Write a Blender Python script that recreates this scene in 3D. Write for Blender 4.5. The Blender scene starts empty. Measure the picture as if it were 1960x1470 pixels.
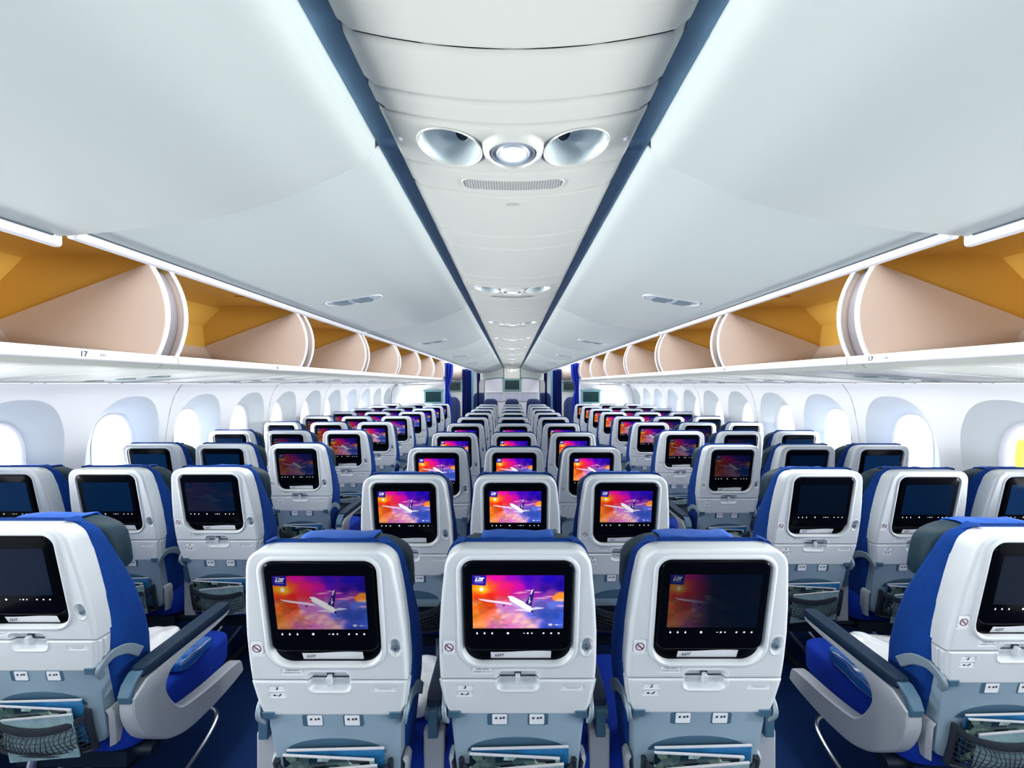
import bpy, math, random
import numpy as np
from mathutils import Vector
random.seed(7)
rng = np.random.RandomState(11)
sc = bpy.context.scene
COL = sc.collection
EYE = 1.55            # height of the camera above the cabin floor

# ------------------------------------------------------------------ camera
cam_d = bpy.data.cameras.new('camera'); cam = bpy.data.objects.new('camera', cam_d); COL.objects.link(cam)
cam_d.sensor_width = 36.0; cam_d.lens = 789.0 / 1960.0 * 36.0
cam_d.clip_start = 0.05
cam.location = (-0.002, 0.0, EYE); cam.rotation_euler = (math.radians(90), 0, 0)
sc.camera = cam

# ------------------------------------------------------------------ world
w = bpy.data.worlds.new('daylight'); sc.world = w; w.use_nodes = True
bgn = w.node_tree.nodes['Background']
bgn.inputs['Color'].default_value = (0.93, 0.97, 1.0, 1); bgn.inputs['Strength'].default_value = 2.5

# ------------------------------------------------------------------ view
sc.view_settings.view_transform = 'Standard'; sc.view_settings.look = 'None'
sc.view_settings.gamma = 1.0; sc.view_settings.use_curve_mapping = False
sc.view_settings.exposure = 0.62

# ------------------------------------------------------------------ large lights
AISLE_W, WASH_W, WIN_W = 115, 10.0, 7.0
def area(name, loc, rot, sx, sy, power, col=(1, 1, 1), spread=180):
    d = bpy.data.lights.new(name, 'AREA'); d.shape = 'RECTANGLE'; d.size = sx; d.size_y = sy
    d.energy = power; d.color = col; d.spread = math.radians(spread)
    o = bpy.data.objects.new(name, d); COL.objects.link(o); o.location = loc; o.rotation_euler = rot
    return o
# extra fill light added to brighten the forward bulkhead
area('bulkhead_fill_light', (0, 10.9, EYE + .43), (math.radians(35), 0, 0), 0.40, 0.10, 8, (1, 1, .96))
for s in (-1, 1):
    # ceiling cove lamps over each aisle
    area('aisle_ceiling_lamp', (s * 1.19, 4.2, 2.325), (0, 0, 0), 0.34, 17.8, AISLE_W, (1.0, 0.99, 0.95))
    # wash lamps along the head of each side wall
    area('sidewall_wash_lamp', (s * 2.44, 4.2, EYE - 0.004), (0, s * math.radians(18), 0), 0.05, 12.4, WASH_W, (1.0, 1.0, 0.97))
    # daylight off the bright apron coming in through each window
    for k in range(-7, 13):
        if s > 0 and k == 1: continue
        area('window_daylight', (s * 2.79, 2.845 + .655 * (k - 2), 1.10), (0, s * math.radians(99), 0), 0.44, 0.26, WIN_W, (1.0, 1.0, 0.96), 72)

# ------------------------------------------------------------------ materials
def srgb(r, g, b):
    def f(c):
        c /= 255.0
        return c / 12.92 if c <= 0.04045 else ((c + 0.055) / 1.055) ** 2.4
    return (f(r), f(g), f(b))
def mat(name, col, rough=0.5, metal=0.0, spec=0.5, bump=0.0, bscale=400.0, var=0.0, vscale=6.0, emit=None, estr=0.0, coat=0.0, sheen=0.0, kind='noise'):
    m = bpy.data.materials.new(name); m.use_nodes = True
    nt = m.node_tree; b = nt.nodes['Principled BSDF']
    b.inputs['Base Color'].default_value = (*col, 1); b.inputs['Roughness'].default_value = rough
    b.inputs['Metallic'].default_value = metal; b.inputs['Specular IOR Level'].default_value = spec
    b.inputs['Coat Weight'].default_value = coat; b.inputs['Sheen Weight'].default_value = sheen
    if emit:
        b.inputs['Emission Color'].default_value = (*emit, 1); b.inputs['Emission Strength'].default_value = estr
    tc = None
    if bump or var:
        tc = nt.nodes.new('ShaderNodeTexCoord')
    if var:
        n = nt.nodes.new('ShaderNodeTexNoise'); n.inputs['Scale'].default_value = vscale; n.inputs['Detail'].default_value = 5
        nt.links.new(tc.outputs['Object'], n.inputs['Vector'])
        mx = nt.nodes.new('ShaderNodeMix'); mx.data_type = 'RGBA'
        mx.inputs[6].default_value = (*[c * (1 - var) for c in col], 1)
        mx.inputs[7].default_value = (*[min(1, c * (1 + var)) for c in col], 1)
        nt.links.new(n.outputs['Fac'], mx.inputs[0]); nt.links.new(mx.outputs[2], b.inputs['Base Color'])
    if bump:
        if kind == 'weave':
            n2 = nt.nodes.new('ShaderNodeTexVoronoi'); out = 'Distance'
        else:
            n2 = nt.nodes.new('ShaderNodeTexNoise'); out = 'Fac'; n2.inputs['Detail'].default_value = 2
        n2.inputs['Scale'].default_value = bscale
        nt.links.new(tc.outputs['Object'], n2.inputs['Vector'])
        bp = nt.nodes.new('ShaderNodeBump'); bp.inputs['Strength'].default_value = bump; bp.inputs['Distance'].default_value = 0.002
        nt.links.new(n2.outputs[out], bp.inputs['Height']); nt.links.new(bp.outputs['Normal'], b.inputs['Normal'])
    return m
M = {}
M['shell'] = mat('seat_shell_plastic', (0.61, 0.655, 0.70), 0.42, bump=0.12, bscale=700)
M['lower'] = mat('seat_lower_plastic', (0.24, 0.34, 0.43), 0.45, bump=0.1, bscale=700)
M['slate'] = mat('slate_metal', (0.10, 0.19, 0.29), 0.35, metal=0.2)
M['gapshade'] = mat('blue_grey_gap_shade', (0.12, 0.25, 0.40), 0.5)  # blue-grey colour stands in for the shade in the ceiling strip's side gaps
M['clip'] = mat('hinge_plastic', (0.055, 0.125, 0.20), 0.4)
M['hook'] = mat('satin_grey_metal', (0.20, 0.27, 0.33), 0.4, metal=0.2)
M['fabric'] = mat('blue_fabric', (0.0015, 0.040, 0.235), 0.85, bump=0.5, bscale=330, var=0.25, vscale=40, kind='weave', spec=0.2)
M['cushion'] = mat('blue_cushion_fabric', (0.001, 0.026, 0.30), 0.85, bump=0.3, bscale=500, var=0.15, vscale=20, kind='weave', spec=0.2)
M['leather'] = mat('slate_leather', (0.009, 0.032, 0.052), 0.55, spec=0.3, bump=0.25, bscale=55, var=0.2, vscale=8)
M['cloth'] = mat('bright_blue_cloth', (0.0, 0.085, 0.48), 0.7, bump=0.3, bscale=60)
M['black'] = mat('black_gloss', (0.0015, 0.002, 0.004), 0.14, spec=0.06)
M['blackmat'] = mat('black_matte', (0.004, 0.008, 0.016), 0.6, spec=0.2)
M['pad'] = mat('navy_arm_pad', (0.004, 0.018, 0.045), 0.6, spec=0.25, bump=0.2, bscale=300)
M['arm'] = mat('arm_grey_plastic', (0.40, 0.43, 0.48), 0.42, bump=0.12, bscale=700)
M['chrome'] = mat('tube_metal', (0.45, 0.50, 0.58), 0.22, metal=0.9)
M['dark'] = mat('dark_frame_metal', (0.008, 0.018, 0.035), 0.4, metal=0.4)
M['carpet'] = mat('navy_carpet', (0.004, 0.020, 0.085), 0.95, bump=0.9, bscale=260, var=0.6, vscale=140, spec=0.1)
M['bin'] = mat('bin_white_plastic', (0.50, 0.565, 0.565), 0.38, bump=0.05, bscale=500)
M['rail'] = mat('white_rail', (0.64, 0.645, 0.70), 0.35)
M['panel'] = mat('ceiling_panel_white', (0.60, 0.625, 0.59), 0.4, bump=0.05, bscale=500)
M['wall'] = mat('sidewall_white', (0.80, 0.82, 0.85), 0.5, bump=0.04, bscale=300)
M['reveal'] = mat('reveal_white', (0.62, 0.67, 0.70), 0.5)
M['tan'] = mat('tan_bin_liner', (0.58, 0.345, 0.065), 0.55, bump=0.25, bscale=220, var=0.06, vscale=5)
M['divide'] = mat('grey_divider', (0.20, 0.185, 0.21), 0.5)
M['cream'] = mat('cream_bin_side', (0.52, 0.43, 0.39), 0.45, bump=0.06, bscale=500)
M['ink'] = mat('ink_print', (0.02, 0.03, 0.06), 0.5)
M['redink'] = mat('dark_red_print', (0.10, 0.012, 0.025), 0.5)
M['greyink'] = mat('grey_print', (0.32, 0.34, 0.40), 0.5)
M['label'] = mat('label_white', (0.80, 0.83, 0.88), 0.35)
M['seam'] = mat('seam_dark', (0.05, 0.07, 0.09), 0.6)
M['net'] = mat('net_cord', (0.004, 0.010, 0.022), 0.7)
M['bag'] = mat('clear_plastic_bag', (0.86, 0.88, 0.92), 0.12, spec=0.8, bump=0.6, bscale=45, coat=0.6)
M['bagblue'] = mat('blue_plastic_bag', (0.01, 0.10, 0.38), 0.15, spec=0.8, bump=0.7, bscale=50, coat=0.6)
M['dot'] = mat('button_light', (0.9, 0.9, 0.9), 0.5, emit=(0.9, 0.95, 1.0), estr=0.62)
M['curtain'] = mat('blue_curtain', (0.002, 0.02, 0.30), 0.8, spec=0.2, bump=0.3, bscale=120, var=0.15, vscale=6)
M['curtain2'] = mat('dark_blue_curtain', (0.002, 0.012, 0.12), 0.8, spec=0.2, bump=0.3, bscale=120)
M['psu'] = mat('service_panel_plastic', (0.44, 0.465, 0.43), 0.4)
M['oval'] = mat('grey_green_lamp', (0.16, 0.23, 0.22), 0.35)
M['ringgrey'] = mat('lamp_ring_grey', (0.34, 0.40, 0.47), 0.35)
M['lilac'] = mat('lilac_panel', (0.50, 0.53, 0.68), 0.4)
M['bulk'] = mat('bulkhead_laminate', (0.72, 0.75, 0.84), 0.45)
M['teal'] = mat('teal_frame', (0.16, 0.33, 0.36), 0.35)
M['tealscreen'] = mat('dark_teal_screen', (0.004, 0.03, 0.035), 0.2)
M['premium'] = mat('premium_seat_blue', (0.001, 0.016, 0.10), 0.7, var=0.3, vscale=12)
M['post'] = mat('blue_grey_post', (0.08, 0.22, 0.40), 0.35, metal=0.3)
M['exit'] = mat('exit_mark', (0.85, 0.95, 0.9), 0.3, emit=(.9, 1, .93), estr=0.25)
M['lamp'] = mat('lamp_lens', (0.9, 0.9, 0.9), 0.2, emit=(0.93, 1.0, 0.98), estr=0.9)
M['well'] = mat('lamp_well_plastic', (0.68, 0.77, 0.80), 0.22, metal=0.12)
M['lampblack'] = mat('reading_lamp_dark', (0.01, 0.02, 0.03), 0.25)
M['socket'] = mat('socket_grey', (0.10, 0.13, 0.17), 0.3, metal=0.5)
M['dimple'] = mat('dimple_grey', (0.34, 0.42, 0.50), 0.4)

def mag_mat():
    m = bpy.data.materials.new('magazine_cover_print'); m.use_nodes = True; nt = m.node_tree; b = nt.nodes['Principled BSDF']
    tc = nt.nodes.new('ShaderNodeTexCoord'); br = nt.nodes.new('ShaderNodeTexVoronoi'); br.distance = 'CHEBYCHEV'
    br.inputs['Scale'].default_value = 42; nt.links.new(tc.outputs['Object'], br.inputs['Vector'])
    cr = nt.nodes.new('ShaderNodeValToRGB'); e = cr.color_ramp.elements
    e[0].position = 0.0; e[0].color = (0.004, 0.012, 0.02, 1); e[1].position = 1.0; e[1].color = (0.35, 0.5, 0.5, 1)
    a = e.new(0.45); a.color = (0.01, 0.04, 0.06, 1); a = e.new(0.7); a.color = (0.12, 0.18, 0.14, 1)
    sp = nt.nodes.new('ShaderNodeSeparateColor'); nt.links.new(br.outputs['Color'], sp.inputs[0])
    nt.links.new(sp.outputs[0], cr.inputs[0]); nt.links.new(cr.outputs[0], b.inputs['Base Color'])
    b.inputs['Roughness'].default_value = 0.25
    return m
M['mag'] = mag_mat()
M['magwhite'] = mat('magazine_paper', (0.22, 0.34, 0.38), 0.25, var=0.6, vscale=30)
M['magblue'] = mat('magazine_blue', (0.02, 0.15, 0.36), 0.25, var=0.6, vscale=25)

# the entertainment picture: an emissive screen whose brightness is each seat's own (object colour: r = brightness, g = fade to the right, b = idle glow)
def screen_mat():
    m = bpy.data.materials.new('entertainment_picture'); m.use_nodes = True; nt = m.node_tree; b = nt.nodes['Principled BSDF']
    b.inputs['Base Color'].default_value = (0.002, 0.004, 0.008, 1); b.inputs['Roughness'].default_value = 0.12
    b.inputs['Specular IOR Level'].default_value = 0.07
    at = nt.nodes.new('ShaderNodeAttribute'); at.attribute_name = 'picture'
    oi = nt.nodes.new('ShaderNodeObjectInfo'); sp = nt.nodes.new('ShaderNodeSeparateColor'); nt.links.new(oi.outputs['Color'], sp.inputs[0])
    uv = nt.nodes.new('ShaderNodeUVMap'); uv.uv_map = 'uv'; sx = nt.nodes.new('ShaderNodeSeparateXYZ'); nt.links.new(uv.outputs[0], sx.inputs[0])
    mr = nt.nodes.new('ShaderNodeMapRange'); mr.interpolation_type = 'SMOOTHSTEP'
    mr.inputs[1].default_value = 0.0; mr.inputs[2].default_value = 0.50; mr.inputs[3].default_value = 1.0; mr.inputs[4].default_value = 0.015
    nt.links.new(sx.outputs[0], mr.inputs[0])
    mx = nt.nodes.new('ShaderNodeMix'); mx.inputs[2].default_value = 1.0   # float mix: A=1, B=fade
    nt.links.new(sp.outputs[1], mx.inputs[0]); nt.links.new(mr.outputs[0], mx.inputs[3])
    mu = nt.nodes.new('ShaderNodeMath'); mu.operation = 'MULTIPLY'; nt.links.new(mx.outputs[0], mu.inputs[0]); nt.links.new(sp.outputs[0], mu.inputs[1])
    vm = nt.nodes.new('ShaderNodeVectorMath'); vm.operation = 'SCALE'; nt.links.new(at.outputs['Color'], vm.inputs[0]); nt.links.new(mu.outputs[0], vm.inputs['Scale'])
    gl = nt.nodes.new('ShaderNodeVectorMath'); gl.operation = 'SCALE'; gl.inputs[0].default_value = (0.0, 0.014, 0.058); nt.links.new(sp.outputs[2], gl.inputs['Scale'])
    ad = nt.nodes.new('ShaderNodeVectorMath'); ad.operation = 'ADD'; nt.links.new(vm.outputs[0], ad.inputs[0]); nt.links.new(gl.outputs[0], ad.inputs[1])
    nt.links.new(ad.outputs[0], b.inputs['Emission Color']); b.inputs['Emission Strength'].default_value = 0.66
    return m
M['screen'] = screen_mat()
def glass_mat():
    m = bpy.data.materials.new('window_acrylic'); m.use_nodes = True; nt = m.node_tree
    for n in list(nt.nodes):
        if n.type != 'OUTPUT_MATERIAL': nt.nodes.remove(n)
    o = nt.nodes[0]; t = nt.nodes.new('ShaderNodeBsdfTransparent'); t.inputs[0].default_value = (0.97, 0.98, 1, 1)
    g = nt.nodes.new('ShaderNodeBsdfGlossy'); g.inputs['Roughness'].default_value = 0.05
    mx = nt.nodes.new('ShaderNodeMixShader'); mx.inputs[0].default_value = 0.05
    nt.links.new(t.outputs[0], mx.inputs[1]); nt.links.new(g.outputs[0], mx.inputs[2]); nt.links.new(mx.outputs[0], o.inputs[0])
    return m
M['glass'] = glass_mat()

# ------------------------------------------------------------------ mesh helpers
class MB:
    def __init__(s): s.v = []; s.f = []; s.m = []; s.mats = []
    def mi(s, m):
        if m not in s.mats: s.mats.append(m)
        return s.mats.index(m)
    def add(s, vs, fs, m):
        o = len(s.v); k = s.mi(m); s.v += [tuple(p) for p in vs]
        for f in fs: s.f.append(tuple(i + o for i in f)); s.m.append(k)
    def box(s, a, b, m, fn=None):
        x0, y0, z0 = a; x1, y1, z1 = b
        vs = [(x0, y0, z0), (x1, y0, z0), (x1, y1, z0), (x0, y1, z0), (x0, y0, z1), (x1, y0, z1), (x1, y1, z1), (x0, y1, z1)]
        if fn: vs = [fn(*p) for p in vs]
        s.add(vs, [(0, 3, 2, 1), (4, 5, 6, 7), (0, 1, 5, 4), (1, 2, 6, 5), (2, 3, 7, 6), (3, 0, 4, 7)], m)
    def loft(s, rings, m, cap0=True, cap1=True, closed=True):
        n = len(rings[0]); vs = [p for r in rings for p in r]; fs = []
        for i in range(len(rings) - 1):
            for j in range(n if closed else n - 1):
                k = (j + 1) % n
                fs.append((i * n + j, i * n + k, (i + 1) * n + k, (i + 1) * n + j))
        if cap0: fs.append(tuple(range(n - 1, -1, -1)))
        if cap1: fs.append(tuple((len(rings) - 1) * n + j for j in range(n)))
        s.add(vs, fs, m)
    def prism_y(s, prof, y0, y1, m, fn=None):      # closed (x,z) profile swept along y
        r0 = [(x, y0, z) for x, z in prof]; r1 = [(x, y1, z) for x, z in prof]
        if fn: r0 = [fn(*p) for p in r0]; r1 = [fn(*p) for p in r1]
        s.loft([r0, r1], m)
    def tube(s, pts, r, m, n=8, flat=1.0):
        pts = [Vector(p) for p in pts]; rings = []; a = None
        for i, p in enumerate(pts):
            t = (pts[min(i + 1, len(pts) - 1)] - pts[max(i - 1, 0)]).normalized()
            if a is None:
                a = t.cross(Vector((0, 0, 1)))
                if a.length < 0.2: a = t.cross(Vector((1, 0, 0)))
            a = (a - t * a.dot(t)).normalized(); b = a.cross(t)
            rings.append([tuple(p + (a * math.cos(2 * math.pi * k / n) + b * math.sin(2 * math.pi * k / n) * flat) * r) for k in range(n)])
        s.loft(rings, m)
    def sell(s, c, h, m, e=0.35, nu=28, nv=16, fn=None):   # superellipsoid cushion
        def sp(x): return math.copysign(abs(x) ** e, x)
        rings = []
        for i in range(nv + 1):
            ph = -math.pi / 2 + math.pi * i / nv
            cz = sp(math.sin(ph)); cr = abs(math.cos(ph)) ** e if 0 < i < nv else 0.02
            r = []
            for j in range(nu):
                t = 2 * math.pi * j / nu
                p = (c[0] + h[0] * cr * sp(math.cos(t)), c[1] + h[1] * cr * sp(math.sin(t)), c[2] + h[2] * cz)
                r.append(fn(*p) if fn else p)
            rings.append(r)
        s.loft(rings, m)
    def grid(s, P, m, keep=None):                  # P: array ny,nx,3 ; m: material or fn(i,j)
        ny, nx = len(P), len(P[0]); base = len(s.v)
        s.v += [tuple(P[i][j]) for i in range(ny) for j in range(nx)]
        for i in range(ny - 1):
            for j in range(nx - 1):
                if keep and not keep(i, j): continue
                mm = m(i, j) if callable(m) else m
                s.f.append((base + i * nx + j, base + i * nx + j + 1, base + (i + 1) * nx + j + 1, base + (i + 1) * nx + j)); s.m.append(s.mi(mm))
    def mesh(s, name, ang=35):
        me = bpy.data.meshes.new(name); me.from_pydata(s.v, [], s.f)
        for m in s.mats: me.materials.append(m)
        me.polygons.foreach_set('material_index', s.m)
        me.polygons.foreach_set('use_smooth', [True] * len(s.f))
        me.update()
        me.set_sharp_from_angle(angle=math.radians(ang))
        return me
    def build(s, name, parent=None, ang=35, bevel=0.0, fix=True):
        me = s.mesh(name, ang)
        if fix:
            import bmesh
            bm = bmesh.new(); bm.from_mesh(me); bmesh.ops.recalc_face_normals(bm, faces=bm.faces); bm.to_mesh(me); bm.free()
        o = bpy.data.objects.new(name, me); COL.objects.link(o)
        if parent: o.parent = parent
        if bevel:
            b = o.modifiers.new('bevel', 'BEVEL'); b.width = bevel; b.segments = 2; b.limit_method = 'ANGLE'; b.angle_limit = math.radians(40)
        return o
def empty(name, loc=(0, 0, 0), rz=0):
    o = bpy.data.objects.new(name, None); COL.objects.link(o); o.location = loc; o.rotation_euler.z = rz; o.empty_display_size = 0.1
    return o
def tag(o, label=None, cat=None, group=None, kind=None):
    if label: o['label'] = label
    if cat: o['category'] = cat
    if group: o['group'] = group
    if kind: o['kind'] = kind
    return o
def copy_tree(o, parent=None, skip=()):
    c = o.copy(); COL.objects.link(c); c.parent = parent
    for ch in list(o.children):
        if ch.name.split('.')[0] in skip: continue
        copy_tree(ch, c, skip)
    return c
def text_mesh(body, size, m, font_shear=0.0, depth=0.0, fn=None, bold=0.0):
    cu = bpy.data.curves.new('t', 'FONT'); cu.body = body; cu.size = size; cu.align_x = 'CENTER'; cu.align_y = 'CENTER'
    cu.shear = font_shear; cu.offset = bold; cu.resolution_u = 3
    o = bpy.data.objects.new('t', cu); COL.objects.link(o)
    dg = bpy.context.evaluated_depsgraph_get(); dg.update()
    me = bpy.data.meshes.new_from_object(o.evaluated_get(dg))
    vs = [tuple(v.co) for v in me.vertices]; fs = [tuple(p.vertices) for p in me.polygons]
    bpy.data.objects.remove(o); bpy.data.curves.remove(cu); bpy.data.meshes.remove(me)
    return vs, fs
def add_text(mb, body, size, m, fn, shear=0.0, bold=0.0):
    vs, fs = text_mesh(body, size, m, shear, bold=bold)
    mb.add([fn(*v) for v in vs], fs, m)
def crom(pts, n=6):
    pts = [np.array(p, float) for p in pts]; out = []
    P = [2 * pts[0] - pts[1]] + pts + [2 * pts[-1] - pts[-2]]
    for i in range(1, len(P) - 2):
        for k in range(n):
            t = k / n
            out.append(tuple(0.5 * ((2 * P[i]) + (-P[i - 1] + P[i + 1]) * t + (2 * P[i - 1] - 5 * P[i] + 4 * P[i + 1] - P[i + 2]) * t * t + (-P[i - 1] + 3 * P[i] - 3 * P[i + 1] + P[i + 2]) * t ** 3)))
    out.append(tuple(pts[-1])); return out
def sstep(a, b, x):
    t = np.clip((x - a) / (b - a), 0, 1); return t * t * (3 - 2 * t)
def rrsdf(x, z, cx, cz, hx, hz, r):
    qx = np.abs(x - cx) - hx + r; qz = np.abs(z - cz) - hz + r
    return np.hypot(np.maximum(qx, 0), np.maximum(qz, 0)) + np.minimum(np.maximum(qx, qz), 0) - r
def rrect(cx, cz, hx, hz, r, n=5):
    out = []
    for (sx, sz, a0) in ((1, 1, 0), (-1, 1, 90), (-1, -1, 180), (1, -1, 270)):
        for k in range(n + 1):
            a = math.radians(a0 + 90 * k / n)
            out.append((cx + sx * (hx - r) + r * math.cos(a), cz + sz * (hz - r) + r * math.sin(a)))
    return out

# ------------------------------------------------------------------ the cabin shell
X_AC0, X_AC1 = 0.93, 1.46
Y0, Y1 = -4.8, 14.4
b = MB(); b.box((-2.9, Y0, -0.05), (2.9, Y1, 0), M['carpet']); tag(b.build('floor'), kind='structure')
b = MB(); b.box((-2.75, Y0, EYE + 0.83), (2.75, Y1, EYE + 0.87), M['bin']); tag(b.build('ceiling'), kind='structure')
b = MB(); b.box((-2.9, Y0 - 0.05, 0), (2.9, Y0, 2.4), M['bulk']); tag(b.build('wall_back'), kind='structure')
b = MB(); b.box((-2.9, Y1, 0), (2.9, Y1 + 0.05, 2.4), M['wall']); tag(b.build('wall_front'), kind='structure')

# side walls with their window reveals
WZ = [0.0, 0.3, 0.7, 1.0, 1.2, 1.35, 1.45, 1.5, 1.553]
WX = [2.62, 2.68, 2.70, 2.685, 2.66, 2.635, 2.605, 2.58, 2.535]
def wallx(z): return float(np.interp(z, WZ, WX))
WC, WP = 1.10, 0.655
win_y = [2.845 + WP * k for k in range(-9, 11)]
def wall_side(s):
    mb = MB()
    N = 64
    for yc in win_y:
        ya, yb = yc - WP / 2, yc + WP / 2
        za, zb = 0.62, 1.52
        # boundary rectangle points by angle, outer ellipse and inner ellipse
        rings = [[] for _ in range(9)]
        for j in range(N):
            t = 2 * math.pi * (j + 0.5) / N
            c, sn = math.cos(t), math.sin(t)
            def sup(hy, hz, e=0.82):
                return (hy * math.copysign(abs(c) ** e, c), hz * math.copysign(abs(sn) ** e, sn))
            oy, oz = sup(0.262, 0.365)
            # project out to rectangle
            hy = WP / 2; up = zb - WC; dn = WC - za
            kk = min(hy / abs(oy) if abs(oy) > 1e-6 else 1e9, (up / oz) if oz > 1e-6 else ((dn / -oz) if oz < -1e-6 else 1e9))
            ry, rz = oy * kk, oz * kk
            iy, iz = sup(0.150, 0.245, 0.8)
            py, pz = sup(0.137, 0.231, 0.8)
            def P(y, z, dx): return (s * (wallx(min(z, 1.553)) + dx), yc + y, z)
            rings[0].append(P(ry, WC + rz, 0)); rings[1].append(P((ry + oy) / 2, WC + (rz + oz) / 2, 0))
            rings[2].append(P(oy, WC + oz, 0)); rings[3].append(P(oy * .985, WC + oz * .985, 0.006))
            xi = 0.085
            for q, f in ((4, .33), (5, .66)):
                yy = oy * .985 + (iy - oy * .985) * f; zz = oz * .985 + (iz - oz * .985) * f
                rings[q].append((s * ((wallx(WC + oz) + 0.006) * (1 - f) + (2.675 + xi) * f), yc + yy, WC + zz))
            rings[6].append((s * (2.675 + xi), yc + iy, WC + iz))
            rings[7].append((s * (2.675 + xi + 0.012), yc + py, WC + pz))
            rings[8].append((s * (2.675 + xi + 0.07), yc + py * .97, WC + pz * .97))
        # snap rectangle corners
        for j in range(N):
            pass
        base_m = M['wall']
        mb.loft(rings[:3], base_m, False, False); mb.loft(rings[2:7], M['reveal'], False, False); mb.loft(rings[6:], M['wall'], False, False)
        # corner fillers
        for (cy, cz) in ((ya, za), (ya, zb), (yb, za), (yb, zb)):
            pts = [p for p in rings[0]]
            onz = [j for j in range(N) if abs(pts[j][2] - cz) < 1e-6]; ony = [j for j in range(N) if abs(pts[j][1] - cy) < 1e-6]
            near = [min(onz, key=lambda j: abs(pts[j][1] - cy)), min(ony, key=lambda j: abs(pts[j][2] - cz))]
            mb.add([(s * wallx(cz), cy, cz), pts[near[0]], pts[near[1]]], [(0, 1, 2)], base_m)
    y0, y1 = win_y[0] - WP / 2, win_y[-1] + WP / 2
    for (a, bb) in ((Y0, y0), (y1, Y1)):
        zs = np.linspace(0.62, 1.52, 10); mb.grid([[(s * wallx(z), y, z) for y in (a, bb)] for z in zs], M['wall'])
    zs = [0, .15, .3, .45, .62]; mb.grid([[(s * wallx(z), y, z) for y in (Y0, Y1)] for z in zs], M['wall'])
    zs = [1.52, 1.535, 1.553]; mb.grid([[(s * wallx(z), y, z) for y in (Y0, Y1)] for z in zs], M['wall'])
    # panel joints
    for k in range(1, 20, 2):
        y = win_y[k] + WP / 2
        mb.tube([(s * (wallx(z) + 0.001), y, z) for z in np.linspace(0.1, 1.55, 18)], 0.0025, M['greyink'], 6)
    return mb
for s, nm in ((-1, 'wall_left'), (1, 'wall_right')):
    tag(wall_side(s).build(nm, fix=False, ang=60), kind='structure')
wn = 1
for s in (-1, 1):
    for yc in win_y:
        e = tag(empty('window_%d' % wn, (s * 2.77, yc, WC)), kind='structure'); wn += 1
        fb = MB(); rings = []
        for (hy, hz, dx) in ((0.150, 0.245, -0.012), (0.146, 0.241, -0.016), (0.137, 0.231, -0.006), (0.133, 0.227, 0.03)):
            r = []
            for j in range(48):
                t = 2 * math.pi * j / 48; c, sn = math.cos(t), math.sin(t)
                r.append((s * dx, hy * math.copysign(abs(c) ** .8, c), hz * math.copysign(abs(sn) ** .8, sn)))
            rings.append(r)
        fb.loft(rings, M['rail'], False, False); fb.build('window_frame', e, fix=False, ang=70)
        gb = MB(); gb.loft([[(s * 0.03, p[1] / abs(1) * .99, p[2] * .99) for p in rings[3]], [(s * 0.034, p[1] * .99, p[2] * .99) for p in rings[3]]], M['glass']); gb.build('window_pane', e)

# ------------------------------------------------------------------ side service panels (over the window seats)
def side_psu(s):
    prof = [(1.50, .088), (1.525, .066), (1.56, .060), (1.60, .066), (2.0, .040), (2.54, .004)]
    L = 1.165
    for k in range(-2, 7):
        y0 = 1.772 + L * k; y1 = y0 + L
        cx = 'left' if s < 0 else 'right'
        e = empty('service_panel', (0, 0, EYE))
        where = ['behind the camera', 'beside the camera'][k + 2] if k < 0 else '%s from the near end' % ['first', 'second', 'third', 'fourth', 'fifth', 'sixth', 'seventh'][k]
        tag(e, 'white reading lamp panel under %s side bins, %s' % (cx, where), 'service panel', 'service panels under the %s bins' % cx)
        b = MB(); top = [(x, z + .02) for x, z in prof][::-1]
        b.prism_y([(s * x, z) for x, z in prof + top], y0 + .002, y1 - .002, M['psu']); b.build('panel', e, ang=30)
        # cross joints
        def pz(x): return float(np.interp(x, [p[0] for p in prof], [p[1] for p in prof]))
        j = MB()
        for yy in (y0, y0 + .30, y0 + .36, y0 + .72, y0 + .80):
            j.tube([(s * x, yy + 0.10 * (x - 1.6), pz(x) - .0005) for x in np.linspace(1.62, 2.53, 8)], .002, M['greyink'], 6)
        j.build('joint_line', e)
        for q, (x, r) in enumerate(((1.98, .042), (2.16, .034), (2.34, .034))):
            o = MB(); yy = y0 + .53
            o.loft([[(s * (x + math.cos(t) * r * f * 1.25), yy + math.sin(t) * r * f, pz(x) - .04 * (math.cos(t) * r * f) - d) for t in np.linspace(0, 2 * math.pi, 24, endpoint=False)] for f, d in ((1.1, -.001), (1.1, .004), (.95, .006), (.8, .0045))], M['oval'], True, True)
            o.build('reading_lamp', e)
for s in (-1, 1): side_psu(s)

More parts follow.
